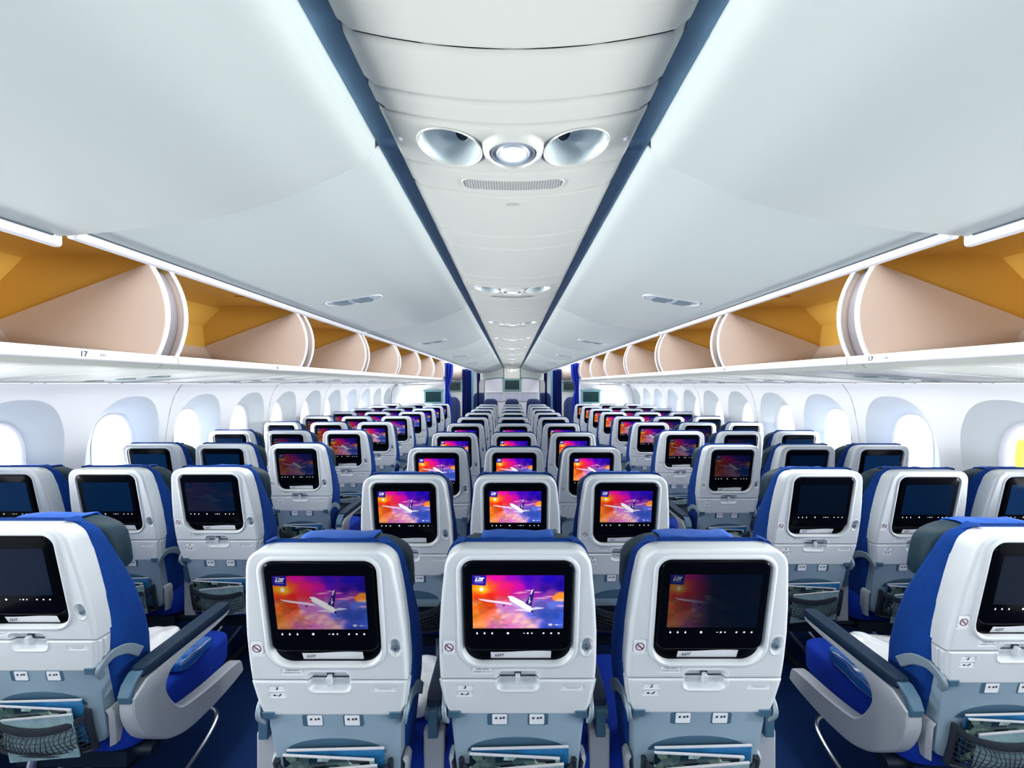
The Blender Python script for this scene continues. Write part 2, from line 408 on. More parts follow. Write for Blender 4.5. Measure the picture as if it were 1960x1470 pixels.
# ------------------------------------------------------------------ open side bins
PB, YB = 1.165, 1.772
ORD = ['nearest', 'second', 'third', 'fourth', 'fifth', 'sixth', 'seventh', 'eighth', 'ninth', 'tenth']
def arc_pts(n=14):
    # front curve of the bucket: bottom lip, bulge, top
    P0, P1, P2 = np.array((1.49, .113)), np.array((1.385, .31)), np.array((1.515, .50))
    return [tuple((1 - t) ** 2 * P0 + 2 * t * (1 - t) * P1 + t * t * P2) for t in np.linspace(0, 1, n)]
def side_bin(s, n, y0, y1, lbl):
    e = tag(empty('open_overhead_bin', (0, 0, EYE)), lbl, 'overhead bin', 'open overhead bins on the %s' % ('left' if s < 0 else 'right'))
    g = 0.0435
    S = lambda pr: [(s * x, z) for x, z in pr]
    back = [(2.09, .165), (2.15, .26), (2.17, .405), (2.05, .527), (2.00, .543), (1.65, .535), (1.50, .512)]
    out = [(1.50, .53), (1.64, .56), (2.02, .57), (2.10, .55), (2.21, .42), (2.19, .24), (2.12, .145)]
    b = MB(); b.prism_y(S(back + out), y0 + g, y1 - g, M['tan'])
    endp = [(1.50, .512), (1.65, .535), (2.0, .543), (2.05, .527), (2.17, .405), (2.15, .26), (2.09, .165), (1.56, .128)] + [(x + .055, z) for x, z in arc_pts()[1:-1]]
    for ya, yb in ((y0 + g - .006, y0 + g + .004), (y1 - g - .004, y1 - g + .006)):
        b.prism_y(S(endp), ya, yb, M['tan'])
    # small moulded handle recess in the roof
    b.box((s * 1.62, (y0 + y1) / 2 - .05 + .2, .527), (s * 1.69, (y0 + y1) / 2 + .05 + .2, .533), M['tan'])
    b.build('liner', e, ang=25)
    # bucket: floor and two sector-shaped ends
    b = MB(); fl = [(1.49, .108), (2.09, .160), (2.16, .255), (2.148, .258), (2.085, .170), (1.49, .119)]
    b.prism_y(S(fl), y0 + g + .004, y1 - g - .004, M['cream'])
    sec = arc_pts() + [(2.148, .262), (2.085, .168)]
    for ya, yb in ((y0 + g + .004, y0 + g + .016), (y1 - g - .016, y1 - g - .004)):
        b.prism_y(S(sec), ya, yb, M['cream'])
    b.build('bucket', e, ang=25)
    for yy in (y0 + g + .004, y1 - g - .004):
        r = MB(); r.tube([(s * (x - .002), yy, z) for x, z in arc_pts(20)], .0085, M['rail'], 8); r.build('end_rim', e)
    # divider strip at the far end
    dv = MB(); a = arc_pts(); prof = [(x + .030, z) for x, z in a] + [(x + .075, z) for x, z in a[::-1]]
    dv.prism_y(S(prof), y1 - g + .003, y1 + g - .003, M['divide']); dv.build('divider', e, ang=50)
    lp = MB(); lp.prism_y(S(rrect(1.486, .103, .014, .019, .009, 4)), y0 + g + .003, y1 + g - .003, M['rail']); lip = lp.build('lip_rail', e, ang=60)
    # row placard
    pc = MB(); yy = y1 - .31 if s < 0 else y1 - .13
    pc.box((s * 1.4705, yy - .09, .0885), (s * 1.4715, yy + .09, .1165), M['label'])
    def F(x, y, z): return (s * 1.4688, yy + (x if s < 0 else -x), .1025 + y)
    add_text(pc, '%d' % (17 - n), .026, M['ink'], lambda x, y, z: F(x - .05, y, z), bold=.0008)
    add_text(pc, 'ABC' if s < 0 else 'HJK', .016, M['ink'], lambda x, y, z: F(x + .02, y, z))
    pc.build('row_placard', lip)
    hs = MB(); pr = [(1.50, .512), (1.46, .56), (1.46, .83), (1.52, .83), (1.53, .58), (1.54, .535)]
    hs.prism_y(S(pr), y0 + g, y1 + g, M['bin']); hs.build('housing', e)
for s in (-1, 1):
    for n in range(-1, 7):
        y1 = YB + PB * n; y0 = y1 - PB
        nm = 'left' if s < 0 else 'right'
        lbl = ('open tan-lined overhead bin on the %s side, reaching back past the camera' % nm) if n < 0 else 'open tan-lined overhead bin on the %s side, %s whose far end shows' % (nm, ORD[n])
        side_bin(s, n, y0, y1, lbl)
    # side housing behind the camera keeps the cabin's section there
    b = MB(); b.prism_y([(s * x, z) for x, z in [(1.49, .10), (1.42, .28), (1.50, .52), (1.46, .83), (2.6, .83), (2.54, .004), (1.60, .066)]], Y0 + .01, YB - 2 * PB + .02, M['bin'])
    o = b.build('trim_%d' % (5 if s < 0 else 6)); o.location.z = EYE; tag(o, kind='structure')
    # closed bins beyond the curtain
    for k in range(4):
        y0 = YB + PB * 6 + 1.25 * k; y1 = y0 + 1.25
        b = MB(); pr = [(s * x, z) for x, z in crom([(1.56, .10), (1.45, .14), (1.405, .25), (1.42, .40), (1.50, .53)], 5) + [(1.46, .6), (1.46, .83), (2.15, .83), (2.15, .4), (2.1, .14)]]
        b.prism_y(pr, y0 + .008, y1 - .008, M['cream'])
        o = b.build('closed_overhead_bin'); o.location.z = EYE
        tag(o, 'closed white overhead bin beyond the blue curtain, %s side, %s one' % ('left' if s < 0 else 'right', ORD[k]), 'overhead bin', 'closed bins beyond the curtains')

# ------------------------------------------------------------------ centre bins
inner = [(.274, .575), (.275, .515), (.276, .484)]
under = crom([(.276, .484), (.300, .463), (.345, .441), (.443, .397), (.53, .370), (.611, .352), (.737, .334), (.85, .322), (.898, .318)], 5)
seams = [-1.55, .83, 2.52, 4.21, 5.90, 7.60, 9.30, 12.0]
def uz(x): return float(np.interp(x, [p[0] for p in under], [p[1] for p in under]))
def centre_bin(s, k):
    y0, y1 = seams[k] + (.016 if k == 1 else .007), seams[k + 1] - .007
    nm = 'left' if s < 0 else 'right'
    e = tag(empty('closed_centre_bin', (0, 0, EYE - (.026 if k == 0 else 0))), 'closed white centre overhead bin, %s of the ceiling strip, %s from the camera' % (nm, ['directly overhead', 'second', 'third', 'fourth', 'fifth', 'sixth', 'last'][k]), 'overhead bin', 'centre bins %s of the ceiling strip' % nm)
    b = MB(); low = [inner[0], inner[1]] + under
    prof = low + [(.912, .330), (.925, .40), (.93, .60), (.925, .83), (.274, .83)]
    # rounded ends: a small inset at each end
    ys = [(y0, .006), (y0 + .003, .002), (y0 + .008, 0), (y1 - .008, 0), (y1 - .003, .002), (y1, .006)]
    rings = [[(s * x, y, z + (d if z < .5 else 0)) for x, z in prof] for y, d in ys]
    b.loft(rings, M['bin']); b.build('bin_body', e, ang=40)
    rl = MB(); rl.prism_y([(s * x, z) for x, z in rrect(.909, .312, .011, .013, .007, 4)], y0 + .004, y1 - .002, M['rail']); rl.build('edge_rail', e, ang=60)
    sm = MB(); sm.tube([(s * .8965, y, .3172) for y in (y0 + .02, y1 - .02)], .0022, M['seam'], 6); sm.build('edge_joint', e)
    # twin latch
    if k > 0:
        yc = (seams[k] + seams[k + 1]) / 2 + .03 if k < 6 else 10.2
        xc = .655
        def PL(u, v, n):        # u across, v along the cabin, n below the surface
            x = xc + u; return (s * x, yc + v + .10 * u * 0, uz(x) - n)
        hd = empty('latch', (0, 0, 0)); hd.parent = e
        bz = MB(); o_ = rrect(0, 0, .115, .040, .039, 8)
        bz.loft([[PL(u * f, v * f, d) for u, v in o_] for f, d in ((1.0, -.004), (1.0, .004), (.975, .005), (.95, .002))], M['rail'], True, False)
        bz.build('bezel', hd, fix=True)
        ds = MB(); ds.loft([[PL(u * .95, v * .95, .0015) for u, v in o_], [PL(u * .5, v * .5, .0012) for u, v in o_]], M['well'], False, True); ds.build('dish', hd)
        for q in (-1, 1):
            pd = MB(); pts = [(q * .012, -.028), (q * .075, -.034), (q * .082, .0), (q * .065, .034), (q * .012, .030)]
            pd.loft([[PL(u, v, d) for u, v in pts] for d in (0.0, .008)], M['hook']); pd.build('paddle', hd, bevel=.003)
for s in (-1, 1):
    for k in range(len(seams) - 1): centre_bin(s, k)

# ------------------------------------------------------------------ centre ceiling strip
cl = [-.40, .785, 1.97, 3.06, 4.10, 5.15, 6.2, 7.3, 8.4, 9.5, 10.6]
def strip_base(x): return .475 - .030 * (1 - (x / .235) ** 2)
def strip_panel(name, e, ya, yb, c=None):
    fine = c is not None
    xs = np.linspace(-.235, .235, 190 if fine else 25)
    ys = np.array([ya, ya + .001, ya + .004, ya + .009, ya + .013] + list(np.linspace(ya + .02, yb - .016, 62 if fine else 3)) + [yb - .01, yb - .006, yb - .002, yb - .0005])
    Xg, Yg = np.meshgrid(xs, ys)
    Z = .475 - .030 * (1 - (Xg / .235) ** 2)
    Z = Z + .006 * np.clip(1 - (Yg - ya) / .012, 0, 1) ** 2 + .003 * np.clip(1 - (yb - Yg) / .006, 0, 1) ** 2
    ex = .235 - np.abs(Xg); Z = Z + .010 * np.clip(1 - ex / .012, 0, 1) ** 2
    wellm = np.zeros_like(Z)
    if fine:
        for sx in (-1, 1):
            d = np.hypot((Xg - sx * .121) / .061, (Yg - c - .006) / .061)
            wellm = np.maximum(wellm, (d < .985).astype(float))
        d = np.hypot(Xg, Yg - c)
        Z = Z - .012 * sstep(.062, .046, d) + .010 * sstep(.046, .043, d) - .004 * sstep(.034, .026, d)
    b = MB(); P = np.stack([Xg, Yg, Z], -1)
    b.grid(P.tolist(), M['panel'], (lambda i, j: not (wellm[i, j] and wellm[i + 1, j + 1] and wellm[i + 1, j] and wellm[i, j + 1])) if fine else None)
    # sides and ends return upwards
    for j, sg in ((0, -1), (len(xs) - 1, 1)):
        b.add([(sg * .235, ys[0], .56), (sg * .235, ys[-1], .56), (sg * .235, ys[-1], .484), (sg * .235, ys[0], .484)], [(0, 1, 2, 3)], M['panel'])
    for i in (0, len(ys) - 1):
        n = len(xs); top = [(x, ys[i], .56) for x in xs[::6]]; lo = [tuple(P[i, q]) for q in range(0, n, 6)]
        b.add(lo + top, [(q, q + 1, len(lo) + q + 1, len(lo) + q) for q in range(len(lo) - 1)], M['panel'])
    return b.build(name, e, ang=50, fix=False)
for k, c in enumerate(cl):
    nxt = cl[k + 1] if k + 1 < len(cl) else 11.9 + .231
    e = tag(empty('ceiling_service_panel', (0, 0, EYE)), 'white ceiling strip section with a lit lamp between two reading wells, %s' % (['behind the camera', 'nearest one in view', 'second in view', 'third in view', 'fourth in view', 'fifth in view', 'sixth in view', 'seventh in view', 'eighth in view', 'ninth in view', 'farthest one'][k]), 'ceiling panel', 'ceiling strip sections')
    edges = [c - .231, c - .131, c - .074]
    strip_panel('filler_panel', e, edges[0] + .002, edges[1] - .002)
    strip_panel('filler_panel', e, edges[1] + .002, edges[2] - .002)
    strip_panel('lamp_panel', e, c - .072, c + .082, c)
    sp = strip_panel('speaker_panel', e, c + .086, c + .190)
    strip_panel('access_panel', e, c + .194, c + .458)
    strip_panel('filler_panel', e, c + .462, c + .575)
    if nxt - .235 > c + .60: strip_panel('filler_panel', e, c + .579, nxt - .235)
    ln = MB(); ln.loft([[(r * math.cos(t), c + r * math.sin(t), .4395 - d) for t in np.linspace(0, 2 * math.pi, 32, endpoint=False)] for r, d in ((.026, -.01), (.026, .001), (.021, .005), (.012, .007))], M['lamp']); ln.build('lamp_lens', e)
    rg = MB(); rg.loft([[(r * math.cos(t), c + r * math.sin(t), .4395 - d) for t in np.linspace(0, 2 * math.pi, 32, endpoint=False)] for r, d in ((.0265, -.01), (.0265, .004), (.029, .005), (.032, .001), (.042, .002), (.0425, -.003))], M['ringgrey'], False, False); rg.build('lamp_ring', e, fix=False)
    for sx in (-1, 1):
        bw = MB(); rg_ = []
        for rr, up, sh in ((.0635, -.0005, 0), (.0625, -.0030, 0), (.0605, -.0025, 0), (.0590, .002, 0), (.0580, .012, .001), (.0555, .028, .005), (.050, .043, .010), (.040, .054, .016), (.026, .060, .022), (.010, .062, .026)):
            rg_.append([(sx * (.121 - sh) + rr * math.cos(t), c + .006 + sh * .5 + rr * math.sin(t), .475 - .030 * (1 - ((sx * .121 + (rr * math.cos(t) if up < .003 else 0)) / .235) ** 2) + up) for t in np.linspace(0, 2 * math.pi, 48, endpoint=False)])
        bw.loft(rg_[:4], M['panel'], False, False); bw.loft(rg_[3:], M['well'], False, True); wo = bw.build('reading_well', e, fix=False, ang=80)
        wl = MB(); wl.tube([(sx * .092, c + .034, .515), (sx * .099, c + .022, .492)], .0165, M['rail'], 20); wl.tube([(sx * .098, c + .024, .494), (sx * .0998, c + .0205, .489)], .0130, M['lampblack'], 20); wl.build('reading_lamp', wo)
    if k < 6:
        sg = MB(); yc = c + .141; pill = rrect(0, 0, .116, .0225, .022, 8)
        zz = lambda x: .475 - .030 * (1 - (x / .235) ** 2)
        sg.loft([[(u * f, yc + v * f, zz(u) - d) for u, v in pill] for f, d in ((1.0, -.001), (1.0, .0018), (.975, .0018), (.965, .0005))], M['panel'], False, True)
        for ix in range(37):
            x = -.108 + ix * .0060
            hv = min(.0175, math.sqrt(max(0, .022 ** 2 - max(0, abs(x) - .094) ** 2)) - .004)
            if hv <= 0: continue
            nn = 7
            for iy in range(nn):
                y = yc - hv + 2 * hv * iy / (nn - 1)
                sg.box((x - .0009, y - .0009, zz(x) - .0012), (x + .0009, y + .0009, zz(x) - .0004), M['seam'])
        sg.build('speaker_grille', sp)
        lt = MB(); yl = c + .235; pl = rrect(0, 0, .017, .008, .0075, 6)
        lt.loft([[(u * f, yl + v * f, zz(0) - d) for u, v in pl] for f, d in ((1.15, -.001), (1.15, .001), (.95, .001), (.9, -.002))], M['panel'], False, False)
        lt.loft([[(u * f, yl + v * f, zz(0) - d) for u, v in pl] for f, d in ((.9, -.001), (.88, .0012))], M['psu']); lt.build('access_latch', e)
        for sx in (-1, 1):
            sc_ = MB(); sc_.sell((sx * .2165, c + .005, zz(.2165) - .0), (.006, .006, .003), M['rail'], 1.0, 12, 8); sc_.build('screw_cap', e)
# back of the strip (closes the gap above)
b = MB(); b.box((-.262, -1.6, .56), (.262, 12.0, .575), M['gapshade'])
for q in (-1, 1):  # gap fillers either side of the strip, shade painted in by their colour
    xa, xb = sorted((q * .212, q * .2757)); t_ = MB(); t_.box((xa, -1.6, .489), (xb, 12.0, .5595), M['gapshade']); t_ = t_.build('trim_%d' % (3 if q < 0 else 4)); t_.location.z = EYE; tag(t_, kind='structure')
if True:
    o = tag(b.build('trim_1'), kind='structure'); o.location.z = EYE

# ------------------------------------------------------------------ far end: curtains, bulkhead, monitors, premium seats
b = MB(); b.box((-.235, 11.95, EYE + .16), (.235, 12.0, EYE + .47), M['panel']); ex = b.build('exit_sign_box', bevel=.008)
tag(ex, 'pale box with white exit marks hanging at the far end of the ceiling strip', 'sign')
t = MB()
def FX(x, y, z): return (x, 11.945, EYE + .39 + y)
t.box((-.045, 11.944, EYE + .345), (.0, 11.948, EYE + .43), M['exit'])
add_text(t, 'EXIT', .10, M['exit'], lambda x, y, z: FX(x + .10, y, z)); t.box((-.11, 11.944, EYE + .35), (-.095, 11.948, EYE + .42), M['exit'])
t.build('exit_lettering', ex)
def bulkhead():
    e = tag(empty('centre_bulkhead', (0, 12.0, 0)), 'pale lilac bulkhead with three framed recesses at the far end of centre block', 'bulkhead')
    b = MB(); top = [(x, EYE + .175 - .055 * (abs(x) / .80) ** 2.2) for x in np.linspace(-.79, .79, 25)]
    prof = [(-.80, 0), (-.80, EYE + .08)] + top + [(.80, EYE + .08), (.80, 0)]
    b.prism_y(prof, 0, .05, M['bulk']); b.build('partition_panel', e)
    tr = MB(); tr.tube([(-.805, -.004, 0), (-.805, -.004, EYE + .08)] + [(x, -.004, z + .008) for x, z in top] + [(.805, -.004, EYE + .08), (.805, -.004, 0)], .013, M['slate'], 6); tr.build('edge_trim', e)
    for x0, x1 in ((-.735, -.265), (-.215, -.005), (.005, .215), (.27, .725)):
        p = MB(); p.box((x0, -.012, EYE - .475), (x1, -.004, EYE - .255), M['lilac']); p.build('recess_panel', e)
    fr = MB(); fr.box((-.76, -.03, EYE - .50), (.75, 0, EYE - .478), M['rail']); fr.box((-.76, -.03, EYE - .253), (.75, 0, EYE - .238), M['rail'])
    for x in (-.75, -.24, 0, .243, .737): fr.box((x - .012, -.03, EYE - .48), (x + .012, 0, EYE - .25), M['rail'])
    fr.build('shelf_frame', e)
    return e
bulkhead()
def monitor(name, x0, x1, z0, z1, y, lbl):
    e = tag(empty(name, ((x0 + x1) / 2, y, (z0 + z1) / 2)), lbl, 'monitor', 'wall monitors at the far end')
    hx, hz = (x1 - x0) / 2, (z1 - z0) / 2
    b = MB(); b.box((-hx, -.05, -hz), (hx, 0, hz), M['teal']); b.box((-hx - .02, -.07, hz - .01), (hx + .02, 0, hz + .015), M['teal']); b.build('casing', e, bevel=.006)
    sN = MB(); sN.box((-hx * .8, -.054, -hz * .78), (hx * .8, -.05, hz * .78), M['tealscreen']); sN.build('screen', e)
monitor('wall_monitor', -.26, .26, EYE - .20, EYE + .145, 11.99, 'dark monitor on the middle of the lilac centre bulkhead')
for s in (-1, 1):
    nm = 'left' if s < 0 else 'right'
    a, c = sorted((s * 1.50, s * 1.92)); monitor('wall_monitor', a, c, EYE - .42, EYE - .14, 9.0, 'dark teal monitor on the near white partition, %s of the aisle curtain' % nm)
    a, c = sorted((s * 1.46, s * 1.87)); monitor('wall_monitor', a, c, EYE - .21, EYE + .06, 12.0, 'small teal monitor on the far partition seen past the %s curtain' % nm)
    b = MB(); b.box((s * 1.47, 9.0, 0), (s * 2.62, 9.05, EYE - .02), M['wall']); b.box((s * 1.47, 8.97, EYE - .03), (s * 2.6, 9.05, EYE - .012), M['rail'])
    tag(b.build('partition', bevel=.006), 'white head-high class partition ending the %s block of seats' % nm, 'partition')
    b = MB(); b.box((s * 1.36, 12.0, 0), (s * 2.62, 12.05, EYE + .10), M['wall'])
    tag(b.build('partition', bevel=.006), 'white partition at the far end behind the %s curtain' % nm, 'partition')
def curtain(x0, x1, xw0, xw1, y, z0, z1, zw, m, lbl, nf=5, flare=0.8):
    b = MB(); n = 40; rows = []
    for z in np.linspace(z0, z1, 26):
        t = math.exp(-((z - zw) / .22) ** 2) if zw else 0
        if zw and z < zw: t = max(t, flare * (1 - .25 * (zw - z)))
        a, c = x0 + (xw0 - x0) * t, x1 + (xw1 - x1) * t
        rows.append([(a + (c - a) * j / (n - 1), y + .035 * math.sin(j / (n - 1) * nf * 2 * math.pi + z * .6) * (1 - .3 * t), z) for j in range(n)])
    b.grid(rows, m); o = b.build('curtain', fix=False, ang=80)
    sm = o.modifiers.new('thick', 'SOLIDIFY'); sm.thickness = .006
    return tag(o, lbl, 'curtain')
for s in (-1, 1):
    nm = 'left' if s < 0 else 'right'
    curtain(s * 1.26, s * 1.44, s * 1.34, s * 1.43, 8.80, .25, EYE + .45, EYE - .10, M['curtain'], 'bright blue curtain tied back at the near partition, %s aisle' % nm, 3, 0.55)
    curtain(s * 1.12, s * 1.40, s * 1.22, s * 1.46, 11.6, .05, EYE + .42, None, M['curtain2'], 'deep blue full-length curtain hanging outboard of the grey post, %s aisle' % nm, 5)
    curtain(s * .90, s * 1.06, s * 1.0, s * 1.05, 12.4, .02, EYE + .40, EYE - .02, M['curtain2'], 'dark blue curtain gathered inboard of the grey post, %s aisle' % nm, 3, 1.0)
    b = MB(); b.box((s * 1.08, 11.5, 0), (s * 1.135, 11.56, EYE + .42), M['post'])
    tag(b.build('curtain_post', bevel=.006), 'blue-grey vertical post between the far curtains of the %s aisle' % nm, 'post')
# wall above the far centre bulkhead
b = MB(); b.box((-.93, 12.06, EYE + .12), (.93, 12.1, EYE + .83), M['bin']); tag(b.build('trim_2'), kind='structure')

def premium(x, y, lbl, h=1.17, wd=.235):
    e = tag(empty('premium_seat', (x, y, 0)), lbl, 'seat', 'premium seats beyond the curtain')
    b = MB(); b.sell((0, .06, .78), (wd, .085, h - .78), M['premium'], .45, 24, 14); b.build('backrest', e)
    b = MB(); b.sell((0, .30, .42), (wd, .27, .09), M['premium'], .35, 20, 10); b.build('seat_cushion', e)
    for q in (-1, 1):
        a = MB(); a.box((q * (wd + .01) - .03, -.02, .30), (q * (wd + .01) + .03, .50, .63), M['premium']); a.build('armrest', e, bevel=.015)
    g = MB(); g.box((-wd + .05, .05, 0), (wd - .05, .45, .34), M['dark']); g.build('seat_base', e)
for x, d in ((-.57, 'left'), (0, 'middle'), (.57, 'right')):
    premium(x, 11.0, 'dark blue premium seat in front of the lilac bulkhead, %s one of three' % d, 1.155, .19)
for s in (-1, 1):
    nm = 'left' if s < 0 else 'right'
    premium(s * 1.47, 9.7, 'large blue premium seat just past the near curtain of the %s aisle' % nm, 1.25)
    premium(s * 1.62, 11.0, 'blue premium seat of the row behind the far %s curtain' % nm, 1.16)
    premium(s * 1.02, 13.2, 'dark blue seat far ahead past the %s aisle post' % nm, 1.27)

# ------------------------------------------------------------------ the economy seat
LEAN = .185
def yb(z): return LEAN * (1.0 - z)
def PN(x, z, n): return (x, yb(z) - n, z)         # point on the seat back: n towards the row behind
HWZ = [.682, .70, .74, .787, .82, .85, .92, 1.0, 1.10, 1.148]
HWX = [.1835, .1865, .1935, .2010, .2020, .2020, .2000, .1935, .1815, .170]
def hw(z): return np.interp(z, HWZ, HWX)
ZT, ZS, ZB = 1.148, .787, .682
def plate(mb, x, z, hx, hz, r, n0, n1, m, seg=4):
    mb.loft([[PN(u, v, n0) for u, v in rrect(x, z, hx, hz, r, seg)], [PN(u, v, n1) for u, v in rrect(x, z, hx, hz, r, seg)]], m)

def shell_grid(z0, z1, top, feats, nx, nz):
    zs = np.linspace(z0, z1, nz)
    R = .038
    zs = np.unique(np.concatenate([zs, [z0 + .0015, z0 + .004], z1 - R * (1 - np.cos(np.linspace(0, math.pi / 2, 9))) if top else [z1 - .0015, z1 - .004]]))
    us = np.linspace(-1, 1, nx); us = np.unique(np.concatenate([us, [-.995, -.985, -.97, .97, .985, .995]]))
    U, Z = np.meshgrid(us, zs); W = hw(Z)
    if top:
        q = np.clip((Z - (z1 - R)) / R, 0, 1); W = W - R + R * np.sqrt(np.maximum(0, 1 - q * q))
    X = U * W
    d = (1 - np.abs(U)) * W
    r = .011
    e = np.where(d < r, r - np.sqrt(np.maximum(0, r * r - (r - d) ** 2)), 0)
    if top:
        dt = z1 - Z; e = np.maximum(e, np.where(dt < r, r - np.sqrt(np.maximum(0, r * r - (r - dt) ** 2)), 0))
    else:
        dt = z1 - Z; e = np.maximum(e, np.clip(1 - dt / .005, 0, 1) ** 2 * .004)
    dt = Z - z0; e = np.maximum(e, np.clip(1 - dt / .005, 0, 1) ** 2 * .004)
    N = -e; mask = np.zeros_like(N, int)
    for f in feats: N, mask = f(X, Z, N, mask)
    return X, Z, N, mask
def recess_feat(X, Z, N, mask):
    d = rrsdf(X, Z, 0, .977, .1405, .145, .040)
    # lower corners rounder
    N = N - .0005 * (d < .009)
    return N, np.where(d < .0015, 9, mask)
def dimple(cx, cz, rx, rz, dep):
    def f(X, Z, N, mask):
        d = np.hypot((X - cx) / rx, (Z - cz) / rz)
        return N - dep * np.clip(1 - d ** 2, 0, 1) ** .6 + .0015 * np.exp(-((d - 1.08) / .1) ** 2), np.where(d < .8, 2, mask)
    return f
def latchrec(X, Z, N, mask):
    d = rrsdf(X, Z, 0, .783, .053, .027, .016)
    return N - .013 * sstep(.003, -.007, d) + .0015 * np.exp(-((d - .004) / .003) ** 2), np.where(d < -.001, 0, mask)
def inset(cx, cz, hx, hz):
    def f(X, Z, N, mask):
        d = rrsdf(X, Z, cx, cz, hx, hz, .004); return N - .0025 * sstep(.001, -.0015, d), mask
    return f
def shell_part(name, e, z0, z1, top, feats, nx, nz, depth):
    X, Z, N, mask = shell_grid(z0, z1, top, feats, nx, nz)
    Y = LEAN * (1 - Z) - N; P = np.stack([X, Y, Z], -1)
    b = MB(); mats = [M['shell'], M['blackmat'], M['dimple']]
    hole = mask == 9
    b.grid(P.tolist(), lambda i, j: mats[int(mask[i, j])] if mask[i, j] == mask[i + 1, j + 1] and mask[i, j] < 3 else M['shell'], lambda i, j: not (hole[i, j] or hole[i + 1, j] or hole[i, j + 1] or hole[i + 1, j + 1]))
    if top:
        def ro(d, n):
            o = []
            for (sx, sz, a0, rr) in ((1, 1, 0, .032), (-1, 1, 90, .032), (-1, -1, 180, .050), (1, -1, 270, .050)):
                rr = max(rr + d, .004); hx, hz = .1405 + d, .145 + d
                for k in range(11):
                    a = math.radians(a0 + 9 * k); o.append(PN(sx * (hx - rr) + rr * math.cos(a), .977 + sz * (hz - rr) + rr * math.sin(a), n))
            return o
        b.loft([ro(.0135, -.001), ro(.010, .0016), ro(.006, .0036), ro(.002, .0030), ro(-.001, -.001), ro(-.0035, -.008), ro(-.0045, -.012)], M['shell'], False, False)
        b.loft([ro(-.0045, -.012), ro(-.006, -.038)], M['blackmat'], False, True)
    # side return
    ny, nx_ = X.shape
    loop = [(0, j) for j in range(nx_)] + [(i, nx_ - 1) for i in range(1, ny)] + [(ny - 1, j) for j in range(nx_ - 2, -1, -1)] + [(i, 0) for i in range(ny - 2, 0, -1)]
    r0 = [tuple(P[i, j]) for i, j in loop]
    r1 = [(x, y + depth, z) for x, y, z in r0]
    b.loft([r0, r1], M['shell'], False, False)
    return b.build(name, e, ang=50, fix=False)

